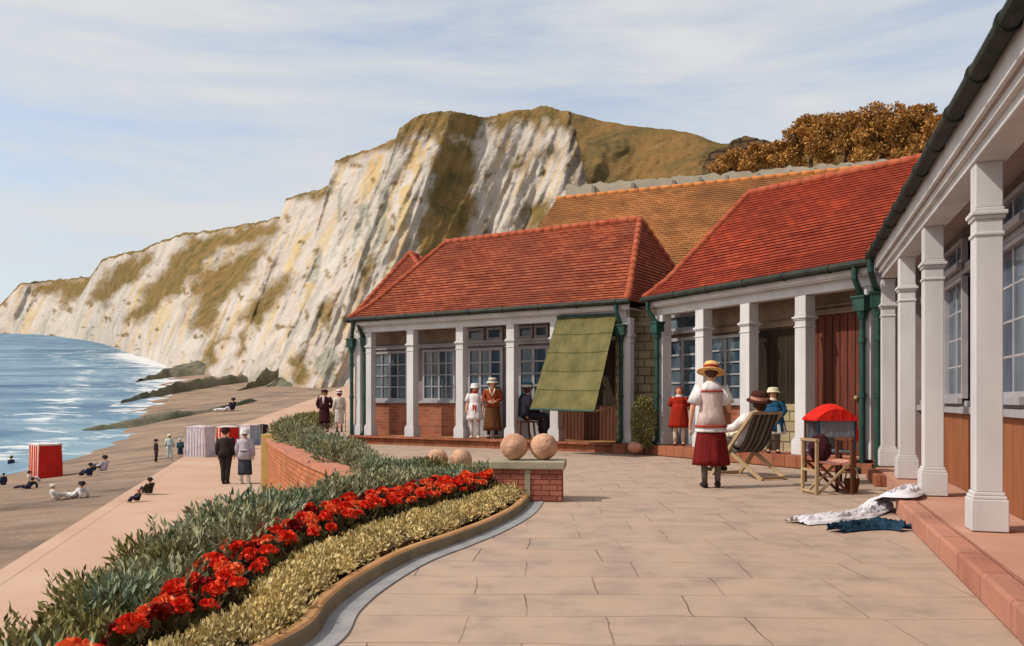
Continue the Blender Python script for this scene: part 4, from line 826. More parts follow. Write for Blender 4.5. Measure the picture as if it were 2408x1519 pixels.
for s_ in 'RL': CH += [('chest', 'sh'+s_), ('sh'+s_, 'el'+s_), ('el'+s_, 'wr'+s_), ('wr'+s_, 'ha'+s_), ('pelvis', 'hip'+s_), ('hip'+s_, 'kn'+s_), ('kn'+s_, 'an'+s_), ('an'+s_, 'to'+s_)]
def body(J, root, fine=True, name='body'):
    ks = list(J); ix = {k: i for i, k in enumerate(ks)}
    me = bpy.data.meshes.new('tmp'); me.from_pydata([tuple(J[k]) for k in ks], [(ix[a], ix[b]) for a, b in CH], []); o = bpy.data.objects.new('tmp', me); C.objects.link(o)
    sk = o.modifiers.new('s', 'SKIN'); sk.use_smooth_shade = True; sk.branch_smoothing = .4
    for k in ks:
        d_ = me.skin_vertices[0].data[ix[k]]; d_.radius = RAD[k[:-1] if k[:-1] in PAIR else k]; d_.use_root = (k == 'pelvis')
    o.modifiers.new('d', 'SUBSURF').levels = 1 if not fine else 2
    dg = bpy.context.evaluated_depsgraph_get(); ev = bpy.data.meshes.new_from_object(o.evaluated_get(dg)); bpy.data.objects.remove(o)
    mb = MB(); mb.v = [tuple(v.co) for v in ev.vertices]; mb.f = [tuple(p.vertices) for p in ev.polygons]; mb.mi = [0]*len(mb.f); bpy.data.meshes.remove(ev)
    f = (J['h1']-J['neck']); f.x = 0; h = J['h1']; fwd = V((0, 1, 0))
    if fine:
        mb.tube([h+V((0, .075, .012)), h+V((0, .098, -.018)), h+V((0, .085, -.03))], [.008, .014, .008], 8)            # nose
        for s in (-1, 1):
            mb.ball(h+V((s*.078, -.005, -.005)), .022, 5, (.4, .8, 1.2))                                                  # ears
            mb.cur = 1; mb.ball(h+V((s*.03, .077, .01)), .011, 5, (1.2, .7, .8)); mb.cur = 0
        mb.cur = 2; mb.ball(h+V((0, .074, -.05)), .016, 5, (1.2, .5, .4)); mb.cur = 0
        for s in 'RL':                                                                                                     # fingers and thumb
            w, a = J['wr'+s], J['ha'+s]; d_ = (a-w).normalized(); sx = d_.cross(V((1, 0, 0))); sx = sx.normalized() if sx.length > .1 else V((0, 1, 0)); k = 1 if s == 'R' else -1; cu = V((-k, 0, 0))
            for j, (of, ln) in enumerate(((-.024, .052), (-.008, .066), (.008, .07), (.023, .06))):
                b0 = a+sx*of+d_*.01; mb.tube([b0, b0+d_*ln*.5, b0+d_*ln*.85+cu*.014, b0+d_*ln*.95+cu*.03], [.0095, .009, .008, .006], 6)
            b0 = w.lerp(a, .45)-sx*.026; mb.tube([b0, b0-sx*.02+d_*.025+cu*.008, b0-sx*.02+d_*.055+cu*.018], [.011, .0095, .007], 6)
    return mb.build(name, ['skin', 'eye', 'lip'], root, smooth=True)
def g_torso(J, par, mat, k=1.13, top=True, name='blouse', low=None, flare=1.0):
    mb = MB(); low = low if low is not None else J['pelvis']; sh = (J['shR']+J['shL'])/2; nk = J['neck']
    pts = [low, J['pelvis'].lerp(J['spine'], .6) if low == J['pelvis'] else J['pelvis'].lerp(J['spine'], .35), J['spine'].lerp(J['chest'], .3), J['chest'], sh.lerp(nk, .1), sh.lerp(nk, .75)]
    mb.tube(pts, [(.14*k*flare, .118*k*flare), (.128*k*lerp(1, flare, .3), .105*k), (.122*k, .098*k), (.146*k, .108*k), (.125*k, .085*k), (.058*k, .052*k)], 20, ref=V((1, 0, 0))); return mb.build(name, mat, par, smooth=True)
def g_sleeves(J, par, mat, to=1.0, r=(.062, .058, .05, .042), name='sleeve'):
    for s in 'RL':
        sh, el, wr = J['sh'+s], J['el'+s], J['wr'+s]; mb = MB(); st = sh.lerp(J['chest'], .3)
        if to <= .6: e = sh.lerp(el, to/.6); mb.tube([st, sh, sh.lerp(e, .6), e], [r[0]*.9, r[0], r[1]*1.05, r[2]*1.15], 12)
        else: mb.tube([st, sh, sh.lerp(el, .5), el, el.lerp(wr, (to-.6)/.4)], [r[0]*.9, r[0], r[1], r[2], r[3]], 12)
        mb.build(name, mat, par, smooth=True)
def g_skirt(J, par, mat, z0, z1, r0, r1, folds=9, amp=.06, name='skirt'):
    mb = MB(); x, y = J['pelvis'].x, J['pelvis'].y; n = 7
    mb.tube([(x, y, lerp(z0, z1, i/(n-1))) for i in range(n)], [(lerp(r0, r1, (i/(n-1))**.8), lerp(r0, r1, (i/(n-1))**.8)*.82) for i in range(n)], 36, folds=folds, amp=amp, ref=V((1, 0, 0))); return mb.build(name, mat, par, smooth=True)
def g_legs(J, par, mat, r=(.098, .082, .066, .058), name='trouser_leg', z=None):
    for s in 'RL':
        mb = MB(); h, k, a = J['hip'+s], J['kn'+s], J['an'+s]; mb.tube([h+V((0, 0, .02)), h.lerp(k, .5), k, k.lerp(a, .5), a], [r[0], r[1], r[2], (r[2]+r[3])/2, r[3]], 12, ref=V((1, 0, 0))); mb.build(name, mat, par, smooth=True)
def g_shoes(J, par, mat):
    for s in 'RL':
        mb = MB(); a, t = J['an'+s], J['to'+s]; d_ = (t-a); d_.z = 0; d_.normalize(); mb.tube([a-d_*.05+V((0, 0, -.045)), a+V((0, 0, -.035)), a.lerp(t, .6)+V((0, 0, -.012)), t+d_*.02], [(.034, .038), (.044, .045), (.045, .034), (.03, .022)], 12); mb.build('shoe', mat, par, smooth=True)
def g_hat(J, par, mat, band=None, crown=.10, h=.11, brim=.17, tilt=(0, 0), lift=.005, droop=-.02, name='hat', sq=1.0):
    M = Matrix.Translation(J['h2']+V((0, 0, lift))) @ Matrix.Rotation(tilt[0], 4, 'X') @ Matrix.Rotation(tilt[1], 4, 'Y') @ Matrix.Diagonal((1, 1.12, 1, 1))
    mb = MB(); mb.lathe([(brim, droop), (brim, droop+.012), (crown*1.04, .012), (crown, h*.55), (crown*.86, h*.9), (crown*.45, h), (.001, h*1.01)], 26, M); mb.lathe([(brim*.99, droop-.004), (crown*.98, -.002), (.001, -.002)], 26, M, False); o = mb.build(name, mat, par, smooth=True)
    if band: mb = MB(); mb.lathe([(crown*1.075, .010), (crown*1.06, .052)], 26, M, False); mb.lathe([(crown*1.065, .012), (crown*1.05, .05)], 26, M, False); mb.build('hat_band', band, o, smooth=True)
    return o
def g_hair(J, par, mat, bob=True):
    h = J['h1']; mb = MB(); mb.ball(h+V((0, -.036, .024)), .098, 9, (.94, .95, .95), .05)
    if bob: mb.ball(h+V((0, -.04, -.045)), .088, 8, (1.02, .72, .85), .06); [mb.ball(h+V((s*.078, -.015, -.03)), .036, 6, (.7, 1, 1.5), .05) for s in (-1, 1)]
    return mb.build('hair', mat, par, smooth=True)
def g_lap(J, par, mat, name='skirt', r=.15):
    mb = MB(); k = (J['knR']+J['knL'])/2; a = (J['anR']+J['anL'])/2; p = J['pelvis']
    mb.tube([p+V((0, -.05, .1)), p+V((0, .06, .03)), p.lerp(k, .6)+V((0, 0, .01)), k+V((0, .02, .0)), k.lerp(a, .35)+V((0, .03, 0)), k.lerp(a, .8)+V((0, .02, 0))], [(r*1.0, r*.85), (r*1.1, r*.95), (r*1.25, r*.72), (r*1.25, r*.66), (r*1.3, r*.72), (r*1.35, r*.8)], 22, folds=7, amp=.06, ref=V((1, 0, 0))); return mb.build(name, mat, par, smooth=True)
def person(loc, rz, H, label, over=None, fine=True, group=None):
    r = empty('person', loc, rz, label, 'person', group); r.scale = (H/1.62,)*3; J = joints(over); body(J, r, fine); return r, J

# woman in white blouse, back to the viewer
p = G(1672, 1147); r, J = person(p, R(-6), 1.50, 'woman seen from behind in pink tunic, dark red skirt and straw hat', dict(elR=(.23, .03, 1.06), wrR=(.27, .2, 1.0), haR=(.29, .27, 1.02), elL=(-.24, -.03, 1.06), wrL=(-.265, .02, .83), haL=(-.265, .05, .76), anR=(.085, 0, .085), anL=(-.085, -.03, .085)))
g_skirt(J, r, 'maroon', .80, .30, .172, .235, 10, .055); g_skirt(J, r, 'whitecloth', .86, .735, .172, .208, 8, .03, 'underblouse'); g_torso(J, r, 'rosepink', 1.18, low=V((0, 0, .80)), flare=1.22, name='tunic')
mb = MB(); mb.tube([(0, 0, .795), (0, 0, .825)], [(.215, .182), (.208, .176)], 24); mb.build('tunic_trim', 'redtrim', r, smooth=True)
g_sleeves(J, r, 'whitecloth', .5, (.075, .078, .078, .06)); g_legs(J, r, 'stocking', (.07, .065, .052, .037), 'stocking'); g_shoes(J, r, 'shoe')
mb = MB(); mb.tube([(0, -.015, 1.26), (0, -.012, 1.335), (0, -.008, 1.40)], [(.165, .125), (.135, .10), (.066, .066)], 24); mb.build('collar', 'whitecloth', r, smooth=True)
mb = MB(); mb.tube([(0, -.016, 1.255), (0, -.015, 1.275)], [(.170, .130), (.163, .123)], 24); mb.build('collar_trim', 'redtrim', r, smooth=True)
g_hair(J, r, 'hairbrown', False); g_hat(J, r, 'straw', 'redband', .098, .115, .185, (R(-14), R(5)), -.03, -.03)

# small girl in red frock
q = F2.world(F2.lx(1597, .20), .20, ZF); r, J = person(q, R(168), 1.12, 'small girl with bobbed auburn hair in a dark red frock with white collar', dict(elR=(.2, -.03, 1.08), elL=(-.2, -.03, 1.08), wrR=(.16, -.1, .9), wrL=(-.16, -.1, .9), haR=(.12, -.14, .86), haL=(-.12, -.14, .86)))
r.scale = (r.scale[0]*1.18, r.scale[1]*1.1, r.scale[2]); g_skirt(J, r, 'redfrock', 1.15, .50, .15, .235, 8, .06, 'frock_skirt'); g_torso(J, r, 'redfrock', 1.2, name='frock_bodice'); g_sleeves(J, r, 'redfrock', .6, (.068, .066, .06, .05))
mb = MB(); mb.tube([(0, -.01, 1.31), (0, -.01, 1.40)], [(.12, .10), (.06, .06)], 20); mb.build('collar', 'whitecloth', r, smooth=True); g_legs(J, r, 'cream', (.07, .064, .054, .04), 'stocking'); g_shoes(J, r, 'shoe'); g_hair(J, r, 'hairauburn')
# small girl in blue coat
q = F2.world(F2.lx(1818, .10), .10, ZF); r, J = person(q, R(165), 1.03, 'small child in a blue coat and floppy cream hat by the stone dado', dict(elR=(.22, .0, 1.08), elL=(-.22, 0, 1.08), wrR=(.15, .12, .95), wrL=(-.15, .12, .95), haR=(.1, .15, .92), haL=(-.1, .15, .92)))
r.scale = (r.scale[0]*1.25, r.scale[1]*1.15, r.scale[2]); g_skirt(J, r, 'whitecloth', .8, .50, .21, .262, 9, .05, 'petticoat'); g_skirt(J, r, 'bluecoat', 1.18, .56, .15, .255, 8, .05, 'coat_skirt'); g_torso(J, r, 'bluecoat', 1.22, name='coat_body'); g_sleeves(J, r, 'bluecoat', .97, (.072, .07, .062, .052)); g_legs(J, r, 'stocking', (.072, .066, .056, .042), 'stocking'); g_shoes(J, r, 'shoe'); g_hair(J, r, 'hairbrown'); g_hat(J, r, 'cream', 'cream', .11, .12, .155, (R(4), 0), -.005, -.02)
mb = MB(); mb.tube([(0, .02, 1.33), (0, 0, 1.41)], [(.1, .1), (.06, .06)], 18); mb.build('collar', 'cream', r, smooth=True)
# woman and girl on the left porch
q = F1.world(X1(1158, .40), .40, ZF); r, J = person(q, R(178), 1.34, 'woman in rust jacket and brown skirt with cream hat standing on the left porch', dict(elR=(.21, .0, 1.07), elL=(-.21, 0, 1.07), wrR=(.1, .16, 1.0), wrL=(-.1, .16, 1.0), haR=(.04, .19, .99), haL=(-.04, .19, 1.01)))
r.scale = (r.scale[0]*1.12, r.scale[1], r.scale[2]); g_skirt(J, r, 'brownskirt', 1.0, .22, .15, .22, 8, .05); g_torso(J, r, 'rust', 1.2, name='jacket', low=V((0, 0, .86)), flare=1.1); g_sleeves(J, r, 'rust', 1.0, (.07, .066, .056, .045))
mb = MB(); [mb.tube([V((s*.07, .075, 1.37)), V((s*.045, .125, 1.27)), V((0, .14, 1.16))], .016, 6) for s in (-1, 1)]; mb.build('lapel', 'cream', r, smooth=True); mb = MB(); mb.box(-.07, .07, .13, .19, .955, 1.02); mb.build('handbag', 'cream', r, bevel=.01)
g_legs(J, r, 'shoe', (.07, .06, .05, .04), 'stocking'); g_shoes(J, r, 'shoe'); g_hair(J, r, 'hairauburn'); g_hat(J, r, 'cream', 'greycanvas', .105, .11, .15, (0, 0), -.03, -.04)
q = F1.world(X1(1117, .30), .30, ZF); r, J = person(q, R(176), 1.22, 'girl in white dress with a red sash and white hat beside a porch post', dict(wrR=(.22, .06, .9), wrL=(-.22, .06, .9)))
r.scale = (r.scale[0]*1.15, r.scale[1], r.scale[2]); g_skirt(J, r, 'whitecloth', 1.08, .56, .14, .225, 9, .06, 'dress_skirt'); g_torso(J, r, 'whitecloth', 1.18, name='dress_bodice'); g_sleeves(J, r, 'whitecloth', .5, (.07, .075, .07, .06)); mb = MB(); mb.tube([(0, 0, .99), (0, 0, 1.05)], [(.15, .125), (.147, .122)], 20); mb.box(-.045, -.01, .135, .155, .72, 1.0); mb.box(.012, .05, .135, .155, .76, 1.0); mb.build('sash', 'redsash', r)
mb = MB(); mb.tube([(0, 0, 1.34), (0, 0, 1.42)], [(.075, .075), (.06, .06)], 18); mb.build('scarf', 'redsash', r, smooth=True)
g_legs(J, r, 'whitecloth', (.07, .062, .05, .038), 'stocking'); g_shoes(J, r, 'whitecloth'); g_hair(J, r, 'hairauburn'); g_hat(J, r, 'whitecloth', None, .11, .13, .135, (0, 0), -.05, -.02)
# seated dark figure on a stool behind the blind
q = F1.world(X1(1234, .50), .50, ZF); r, J = person(q, R(-70), 1.62, 'seated woman in dark clothes and blue hat, half behind the green blind', CHAIR)
g_torso(J, r, 'darkcloth', 1.4, name='coat_body'); g_sleeves(J, r, 'darkcloth', 1.0, (.08, .075, .064, .05)); g_lap(J, r, 'darkcloth'); g_legs(J, r, 'shoe', (.08, .07, .055, .042), 'stocking'); g_shoes(J, r, 'shoe'); g_hair(J, r, 'hairbrown'); g_hat(J, r, 'teal', 'cream', .108, .12, .125, (0, 0), -.04, -.015)
o = empty('stool', q, R(-70), 'dark wooden stool under the seated woman on the left porch', 'stool'); mb = MB(); mb.box(-.2, .2, -.2, .2, .37, .405); mb.build('seat', 'darkwood', o, bevel=.006)
for a in (-1, 1):
    for b in (-1, 1): mb = MB(); mb.bar((a*.15, b*.15, .37), (a*.18, b*.18, 0), .035); mb.build('leg', 'darkwood', o)
# far couple on the terrace
p = G(763, 1016); r, J = person(p, R(176), 1.40, 'woman in long plum coat with white scarf strolling on the far terrace', dict(elR=(.24, -.06, 1.08), elL=(-.24, -.06, 1.08), wrR=(.17, .02, .92), wrL=(-.17, .02, .92), haR=(.13, .05, .9), haL=(-.13, .05, .9)), True)
r.scale = (r.scale[0]*1.2, r.scale[1], r.scale[2]); g_skirt(J, r, 'plum', 1.0, .34, .16, .175, 6, .05, 'coat_skirt'); g_torso(J, r, 'plum', 1.25, name='coat_body'); g_sleeves(J, r, 'plum', 1.0, (.08, .075, .066, .055)); g_legs(J, r, 'stocking', (.07, .065, .055, .045), 'stocking'); g_shoes(J, r, 'shoe'); g_hair(J, r, 'hairbrown'); g_hat(J, r, 'plum', None, .105, .09, .12, (0, 0), -.03, -.02)
mb = MB(); mb.tube([(0, .10, 1.38), (0, .14, 1.25), (0, .15, 1.08)], [.03, .035, .02], 8); mb.build('scarf', 'whitecloth', r, smooth=True)
p = G(798, 1016); r, J = person(p, R(20), 1.38, 'woman in pale belted dress and white hat walking beside the plum coat', None, True)
g_skirt(J, r, 'paledress', 1.0, .33, .15, .185, 7, .05, 'dress_skirt'); g_torso(J, r, 'paledress', 1.18, name='dress_bodice'); g_sleeves(J, r, 'paledress', 1.0, (.066, .062, .054, .046)); g_legs(J, r, 'rust', (.06, .055, .045, .036), 'stocking'); g_shoes(J, r, 'shoe'); g_hair(J, r, 'hairauburn'); g_hat(J, r, 'whitecloth', 'redband', .105, .11, .125, (0, 0), -.03, -.03)
mb = MB(); mb.tube([(.26, .1, .78), (.25, .12, .0)], .012, 6); mb.build('walking_stick', 'darkwood', r)
# couple walking away on the promenade
p = G(530, 1138, -1.5); r, J = person(p, R(4), 1.70, 'man in dark jacket, trousers and brown hat walking away along the promenade', dict(kn=(.06, .02, .47), an=(.045, -.02, .085), to=(.06, .12, .032)))
r.scale = (r.scale[0]*1.12, r.scale[1]*1.1, r.scale[2]); g_legs(J, r, 'darksuit', (.11, .088, .07, .06)); g_torso(J, r, 'darksuit', 1.24, name='jacket', low=V((0, 0, .80)), flare=1.12); g_sleeves(J, r, 'darksuit', 1.0, (.08, .074, .062, .05)); g_shoes(J, r, 'shoe'); g_hair(J, r, 'hairbrown', False); g_hat(J, r, 'brownhat', 'darksuit', .1, .11, .15, (R(-4), 0), -.03, -.015)
p = G(576, 1138, -1.5); r, J = person(p, R(2), 1.66, 'woman in lilac jacket, dark blue skirt and white hat walking away along the promenade', dict(an=(.1, 0, .085)))
r.scale = (r.scale[0]*1.12, r.scale[1]*1.05, r.scale[2]); g_skirt(J, r, 'darkskirt', .98, .28, .16, .185, 8, .05); g_torso(J, r, 'lilac', 1.24, name='jacket', low=V((0, 0, .74)), flare=1.2); g_sleeves(J, r, 'lilac', 1.0, (.078, .072, .064, .052)); mb = MB(); mb.tube([(0, -.005, 1.0), (0, -.005, 1.03)], [(.165, .14), (.165, .14)], 20); mb.build('belt', 'tentlilac', r, smooth=True)
g_legs(J, r, 'whitecloth', (.07, .062, .054, .046), 'stocking'); g_shoes(J, r, 'whitecloth'); g_hair(J, r, 'hairbrown', False); g_hat(J, r, 'whitecloth', None, .112, .13, .14, (0, 0), -.05, -.03)
# deck chair and its sitter
dz = R(24); p = P(1762, 940, 11.75); p.z = 0; dc = empty('deck_chair', p, dz, 'wooden deck chair with grey and buff striped canvas, seen from behind', 'deck chair'); w = .245
for s in (-1, 1): mb = MB(); mb.bar((s*w, .52, .0), (s*w, -.36, .90), .035, .05); mb.build('long_rail', 'wood', dc, bevel=.004)
for s in (-1, 1): mb = MB(); mb.bar((s*(w-.045), -.50, .0), (s*(w-.045), .40, .48), .035, .05); mb.build('short_rail', 'wood', dc, bevel=.004)
for a in ((.52, .03), (-.36, .89)): mb = MB(); mb.bar((-w, a[0], a[1]), (w, a[0], a[1]), .035); mb.build('cross_bar', 'wood', dc)
for a in ((-.48, .03), (.40, .47)): mb = MB(); mb.bar((-w+.04, a[0], a[1]), (w-.04, a[0], a[1]), .035); mb.build('cross_bar', 'wood', dc)
mb = MB(); n = 18
def sl(t): y = lerp(-.36, .40, t); return (y, lerp(.91, .49, t)-.40*math.sin(math.pi*t)**1.1*(1-.25*t))
for i in range(n):
    (y0, z0), (y1, z1) = sl(i/n), sl((i+1)/n)
    for j in range(12):
        x0, x1 = lerp(-w+.03, w-.03, j/12), lerp(-w+.03, w-.03, (j+1)/12); mb.add([(x0, y0, z0), (x1, y0, z0), (x1, y1, z1), (x0, y1, z1)], [(0, 1, 2, 3)])
mb.build('canvas', 'deckstripe', dc, smooth=True)
r, J = person(p+V((0, 0, .02)), dz, 1.60, 'person in white with brown hat reclining in the striped deck chair', DECK)
g_torso(J, r, 'whitecloth', 1.15, name='blouse'); g_sleeves(J, r, 'whitecloth', 1.0, (.075, .07, .06, .05)); g_lap(J, r, 'cream', r=.13); g_legs(J, r, 'stocking', (.07, .065, .055, .042), 'stocking'); g_shoes(J, r, 'shoe'); g_hair(J, r, 'hairbrown'); g_hat(J, r, 'brownhat', 'pinkbead', .108, .12, .165, (R(12), R(-6)), -.03, -.02)
# folding arm chair with crossed legs
p = G(1945, 1160); p.x += .0; ch = empty('folding_chair', p, R(187), 'folding wooden armchair with crossed front legs and pale seat, nearest the green downpipes', 'chair'); w, d_ = .21, .17
for s in (-1, 1):
    fr = MB(); wood = 'wood' if s == 1 else 'darkwood'
    for y in (-d_, d_): fr.bar((s*w, y, 0), (s*w, y, .60), .034)
    fr.bar((s*w, -d_-.02, .615), (s*w, d_+.02, .615), .05, .03); fr.bar((s*w, -d_, .27), (s*w, d_, .27), .028); fr.bar((s*w, -d_, .03), (s*w, d_, .03), .026); fr.build('arm_frame', wood, ch, bevel=.004)
for y in (-d_+.05, d_-.03):
    mb = MB(); mb.bar((-w+.025, y, .02), (w-.025, y, .36), .026); mb.build('cross_leg', 'darkwood', ch); mb = MB(); mb.bar((w-.025, y+.028, .02), (-w+.025, y+.028, .36), .026); mb.build('cross_leg', 'wood', ch)
mb = MB(); n = 8
for i in range(n): a, b = i/n, (i+1)/n; za, zb = .385-.03*math.sin(math.pi*a), .385-.03*math.sin(math.pi*b); mb.add([(lerp(-w, w, a), -d_, za), (lerp(-w, w, b), -d_, zb), (lerp(-w, w, b), d_, zb), (lerp(-w, w, a), d_, za), (lerp(-w, w, a), -d_, za-.02), (lerp(-w, w, b), -d_, zb-.02), (lerp(-w, w, b), d_, zb-.02), (lerp(-w, w, a), d_, za-.02)], [(0, 1, 2, 3), (7, 6, 5, 4), (3, 2, 6, 7), (1, 0, 4, 5)])
mb.build('seat', 'pinkbead', ch)
p2 = P(1928, 1056, 9.95); mb = MB(); mb.ball((0, 0, 0), .14, 12, (.95, .5, 1.25), .18); o = mb.build('cushion', 'plum', smooth=True); o.location = p2; tag(o, 'rounded dark maroon cushion propped in the folding armchair', 'cushion')
# hooded chair with red canopy
p = P(1951, 940, 10.9); p.z = 0; hc = empty('hooded_chair', p, R(183), 'small chair with bright red domed hood and grey canvas back by the brown door', 'chair'); w, d_ = .235, .2
for s in (-1, 1):
    for y in (-d_, d_): mb = MB(); mb.bar((s*w, y, 0), (s*w, y, .86 if y < 0 else .42), .03); mb.build('leg', 'darkwood', hc)
mb = MB(); mb.box(-w+.01, w-.01, -d_+.016, -d_+.03, .42, .84); mb.build('back', 'greycanvas', hc); mb = MB(); mb.box(-w-.01, w+.01, -d_+.03, d_, .40, .43); mb.build('seat', 'greycanvas', hc, bevel=.008)
mb = MB(); mb.box(-w+.01, w-.01, d_+.0, d_+.012, .60, .82); mb.build('apron', 'greycanvas', hc)
for s in (-1, 1): mb = MB(); mb.bar((s*w, d_+.006, .42), (s*w, d_+.006, .84), .022); mb.build('hood_stay', 'navytowel', hc)
mb = MB(); n = 14
for i in range(n):
    for j in range(8):
        q = []
        for a, b in ((i, j), (i+1, j), (i+1, j+1), (i, j+1)):
            u, t = a/n*2-1, b/8*2-1; q.append((u*(w+.03), t*(d_+.04), .83+.19*(1-abs(u)**2.2)*(1-.35*t*t)))
        mb.add(q, [(0, 1, 2, 3)])
for t_ in (-1, 1):
    for i in range(n):
        q = [((i/n*2-1)*(w+.03), t_*(d_+.04), .83), (((i+1)/n*2-1)*(w+.03), t_*(d_+.04), .83), (((i+1)/n*2-1)*(w+.03), t_*(d_+.04), .83+.19*.65*(1-abs((i+1)/n*2-1)**2.2)), ((i/n*2-1)*(w+.03), t_*(d_+.04), .83+.19*.65*(1-abs(i/n*2-1)**2.2))]; mb.add(q, [(0, 1, 2, 3)])
mb.box(-w-.03, w+.03, -d_-.04, d_+.04, .805, .829); mb.build('hood', 'red', hc, smooth=False)
p = P(2011, 1022, 10.75); o = empty('bag', p, R(-8), 'bright red oval bag hanging by the green downpipe', 'bag'); mb = MB(); mb.ball((0, 0, 0), .115, 12, (.36, .3, 1.0), .06); mb.build('pouch', 'red', o, smooth=True); mb = MB(); mb.tube([(-.02, 0, .1), (-.015, .03, .2), (0, .1, .26), (.015, .03, .2), (.02, 0, .1)], .006, 6); mb.build('strap', 'maroon', o)
p = G(2003, 1158); o = empty('basket', p, R(10), 'small brown basket standing on the paving beside the folding armchair', 'basket'); mb = MB(); mb.lathe([(.06, 0), (.085, .1), (.09, .16), (.08, .16), (.06, .02)], 18); mb.build('bowl', 'brownskirt', o, smooth=False); mb = MB(); mb.tube([(-.085, 0, .15), (-.06, 0, .26), (0, 0, .30), (.06, 0, .26), (.085, 0, .15)], .01, 6); mb.build('handle', 'wood', o)
# towels
def cloth(name, path, wid, mat, label, cat, seed, amp=.05):
    o0 = path[0].copy(); pp = spline([q-o0 for q in path], 22); mb = MB(); m2 = 34
    for i, q in enumerate(pp):
        t = (pp[min(i+1, len(pp)-1)]-pp[max(i-1, 0)]); t.z = 0; t.normalize(); nr = V((-t.y, t.x, 0)); ww = wid*(1+.4*noise.noise((i*.08, seed, 0)))
        for j in range(m2+1):
            u = j/m2*2-1; e = 1-abs(u)**4; p_ = q+nr*u*ww/2+t*.05*noise.noise((u*3, i*.11, seed)); rdg = 1-abs(noise.noise((u*3.2+i*.05, i*.07, seed+.5)))*2.2; rd2 = 1-abs(noise.noise((u*6+3, i*.16-u*2, seed+4)))*2; p_.z = q.z+.01+e*amp*max(0, .25+.9*max(0, rdg)**2+.4*max(0, rd2)**2); mb.v.append(tuple(p_))
    n = m2+1; k = len(pp)
    for i in range(k-1):
        for j in range(m2): mb.f.append((i*n+j, (i+1)*n+j, (i+1)*n+j+1, i*n+j+1)); mb.mi.append(0)
    o = mb.build(name, mat, smooth=True); o.location = o0; return tag(o, label, cat)
cloth('towel', [G(1872, 1233), G(1950, 1226), G(2035, 1212), G(2075, 1196)+V((0, 0, .05)), G(2118, 1172, .165)+V((0, 0, .01)), G(2150, 1156, .165)+V((0, 0, .01))], .26, 'plainwhite', 'crumpled white towel lying over the paving and the pink brick step', 'towel', 2.0, .05)
cloth('bathing_suit', [G(1958, 1253), G(2020, 1246), G(2075, 1244), G(2132, 1250)], .15, 'navytowel', 'crumpled dark navy bathing suit on the paving below the white towel', 'clothing', 6.0, .06)

# ------------------------------------------------------------------ beach
def beach_z(X, Y): xs, xp = pw(Y, SHORE)-6, pw(Y, PROMX)+.8; t = min(1, max(0, (X-xs)/(xp-xs))); z0 = sea_z(Y)-.35; return z0+(prom_z(Y)-.22-z0)*t**.85
def hit(x, y):
    Y = 8.0
    while Y < 140:
        q = P(x, y, Y); g = max(beach_z(q.x, Y), sea_z(Y)) if q.x < pw(Y, PROMX)-.25 else prom_z(Y)
        if q.z <= g: return V((q.x, Y, g))
        Y += .05
    return q
def beach_person(x, y, px, pose, top, low, hat, rz, label, sink=0):
    q = hit(x, y); s = q.y/FOC; base_h = {'sit': .88, 'recl': .74, 'stand': 1.66, 'chair': 1.2}[pose]; H = px*s/base_h*1.62
    q.z -= sink; r, J = person(q, rz, H, label, {'sit': SIT, 'recl': RECL, 'stand': None}[pose], False, 'people on the beach'); r.scale = (r.scale[0]*1.15, r.scale[1]*1.1, r.scale[2])
    g_torso(J, r, top, 1.2, name='jacket'); g_sleeves(J, r, top, 1.0, (.074, .068, .058, .048))
    if pose == 'stand' and low != top: g_skirt(J, r, low, 1.0, .3, .15, .19, 6, .04)
    elif pose == 'stand': g_legs(J, r, low)
    elif low in ('whitecloth', 'darkskirt', 'navy'): g_lap(J, r, low, r=.13)
    else: g_legs(J, r, low)
    g_hair(J, r, 'hairbrown', False)
    if hat: g_hat(J, r, hat, None, .108, .11, .15, (0, 0), -.03, -.02)
beach_person(26, 1092, 60, 'stand', 'navy', 'navy', None, R(80), 'dark bather standing deep in the sea at the left edge', .95)
beach_person(8, 1141, 52, 'stand', 'navy', 'navy', None, R(70), 'bather wading at the water edge, leftmost of all', .38)
beach_person(64, 1150, 30, 'recl', 'darkcloth', 'darkcloth', None, R(70), 'person in dark clothes reclining on the shingle before the red tent')
beach_person(72, 1134, 27, 'sit', 'paledress', 'whitecloth', 'shoe', R(-40), 'person in pale clothes and dark hat sitting at the left corner of the red tent')
beach_person(210, 1121, 33, 'sit', 'navy', 'navy', 'darkcloth', R(75), 'person in slate blue sitting on the beach right of the red tent')
beach_person(243, 1110, 40, 'sit', 'lilac', 'darkskirt', 'darkcloth', R(80), 'person in lilac top and dark skirt sitting close to the waves')
beach_person(130, 1178, 41, 'sit', 'whitecloth', 'whitecloth', 'cream', R(-60), 'person all in white sitting upright on the shingle in front of the red tent')
beach_person(174, 1172, 41, 'recl', 'whitecloth', 'whitecloth', 'darkcloth', R(80), 'dark haired person in white reclining on the shingle facing left')
beach_person(323, 1180, 30, 'sit', 'darkcloth', 'darkcloth', 'pinkbead', R(150), 'person with pink hat crouching low beside the promenade edge')
beach_person(350, 1163, 41, 'sit', 'darksuit', 'darksuit', 'shoe', R(60), 'person in dark suit sitting on the promenade edge looking seaward')
beach_person(367, 1088, 56, 'stand', 'darksuit', 'darksuit', 'darkcloth', R(-50), 'person in dark clothes standing on the beach left of the tents')
beach_person(399, 1082, 62, 'stand', 'aqua', 'aqua', 'cream', R(10), 'person in pale aqua with cream hat standing near the lilac tent')
beach_person(424, 1076, 46, 'stand', 'teal', 'navy', 'aqua', R(20), 'person in teal standing right against the lilac tent')
beach_person(546, 966, 31, 'sit', 'darkcloth', 'darkcloth', 'shoe', R(70), 'person in dark clothes sitting on the far beach beyond the tents')
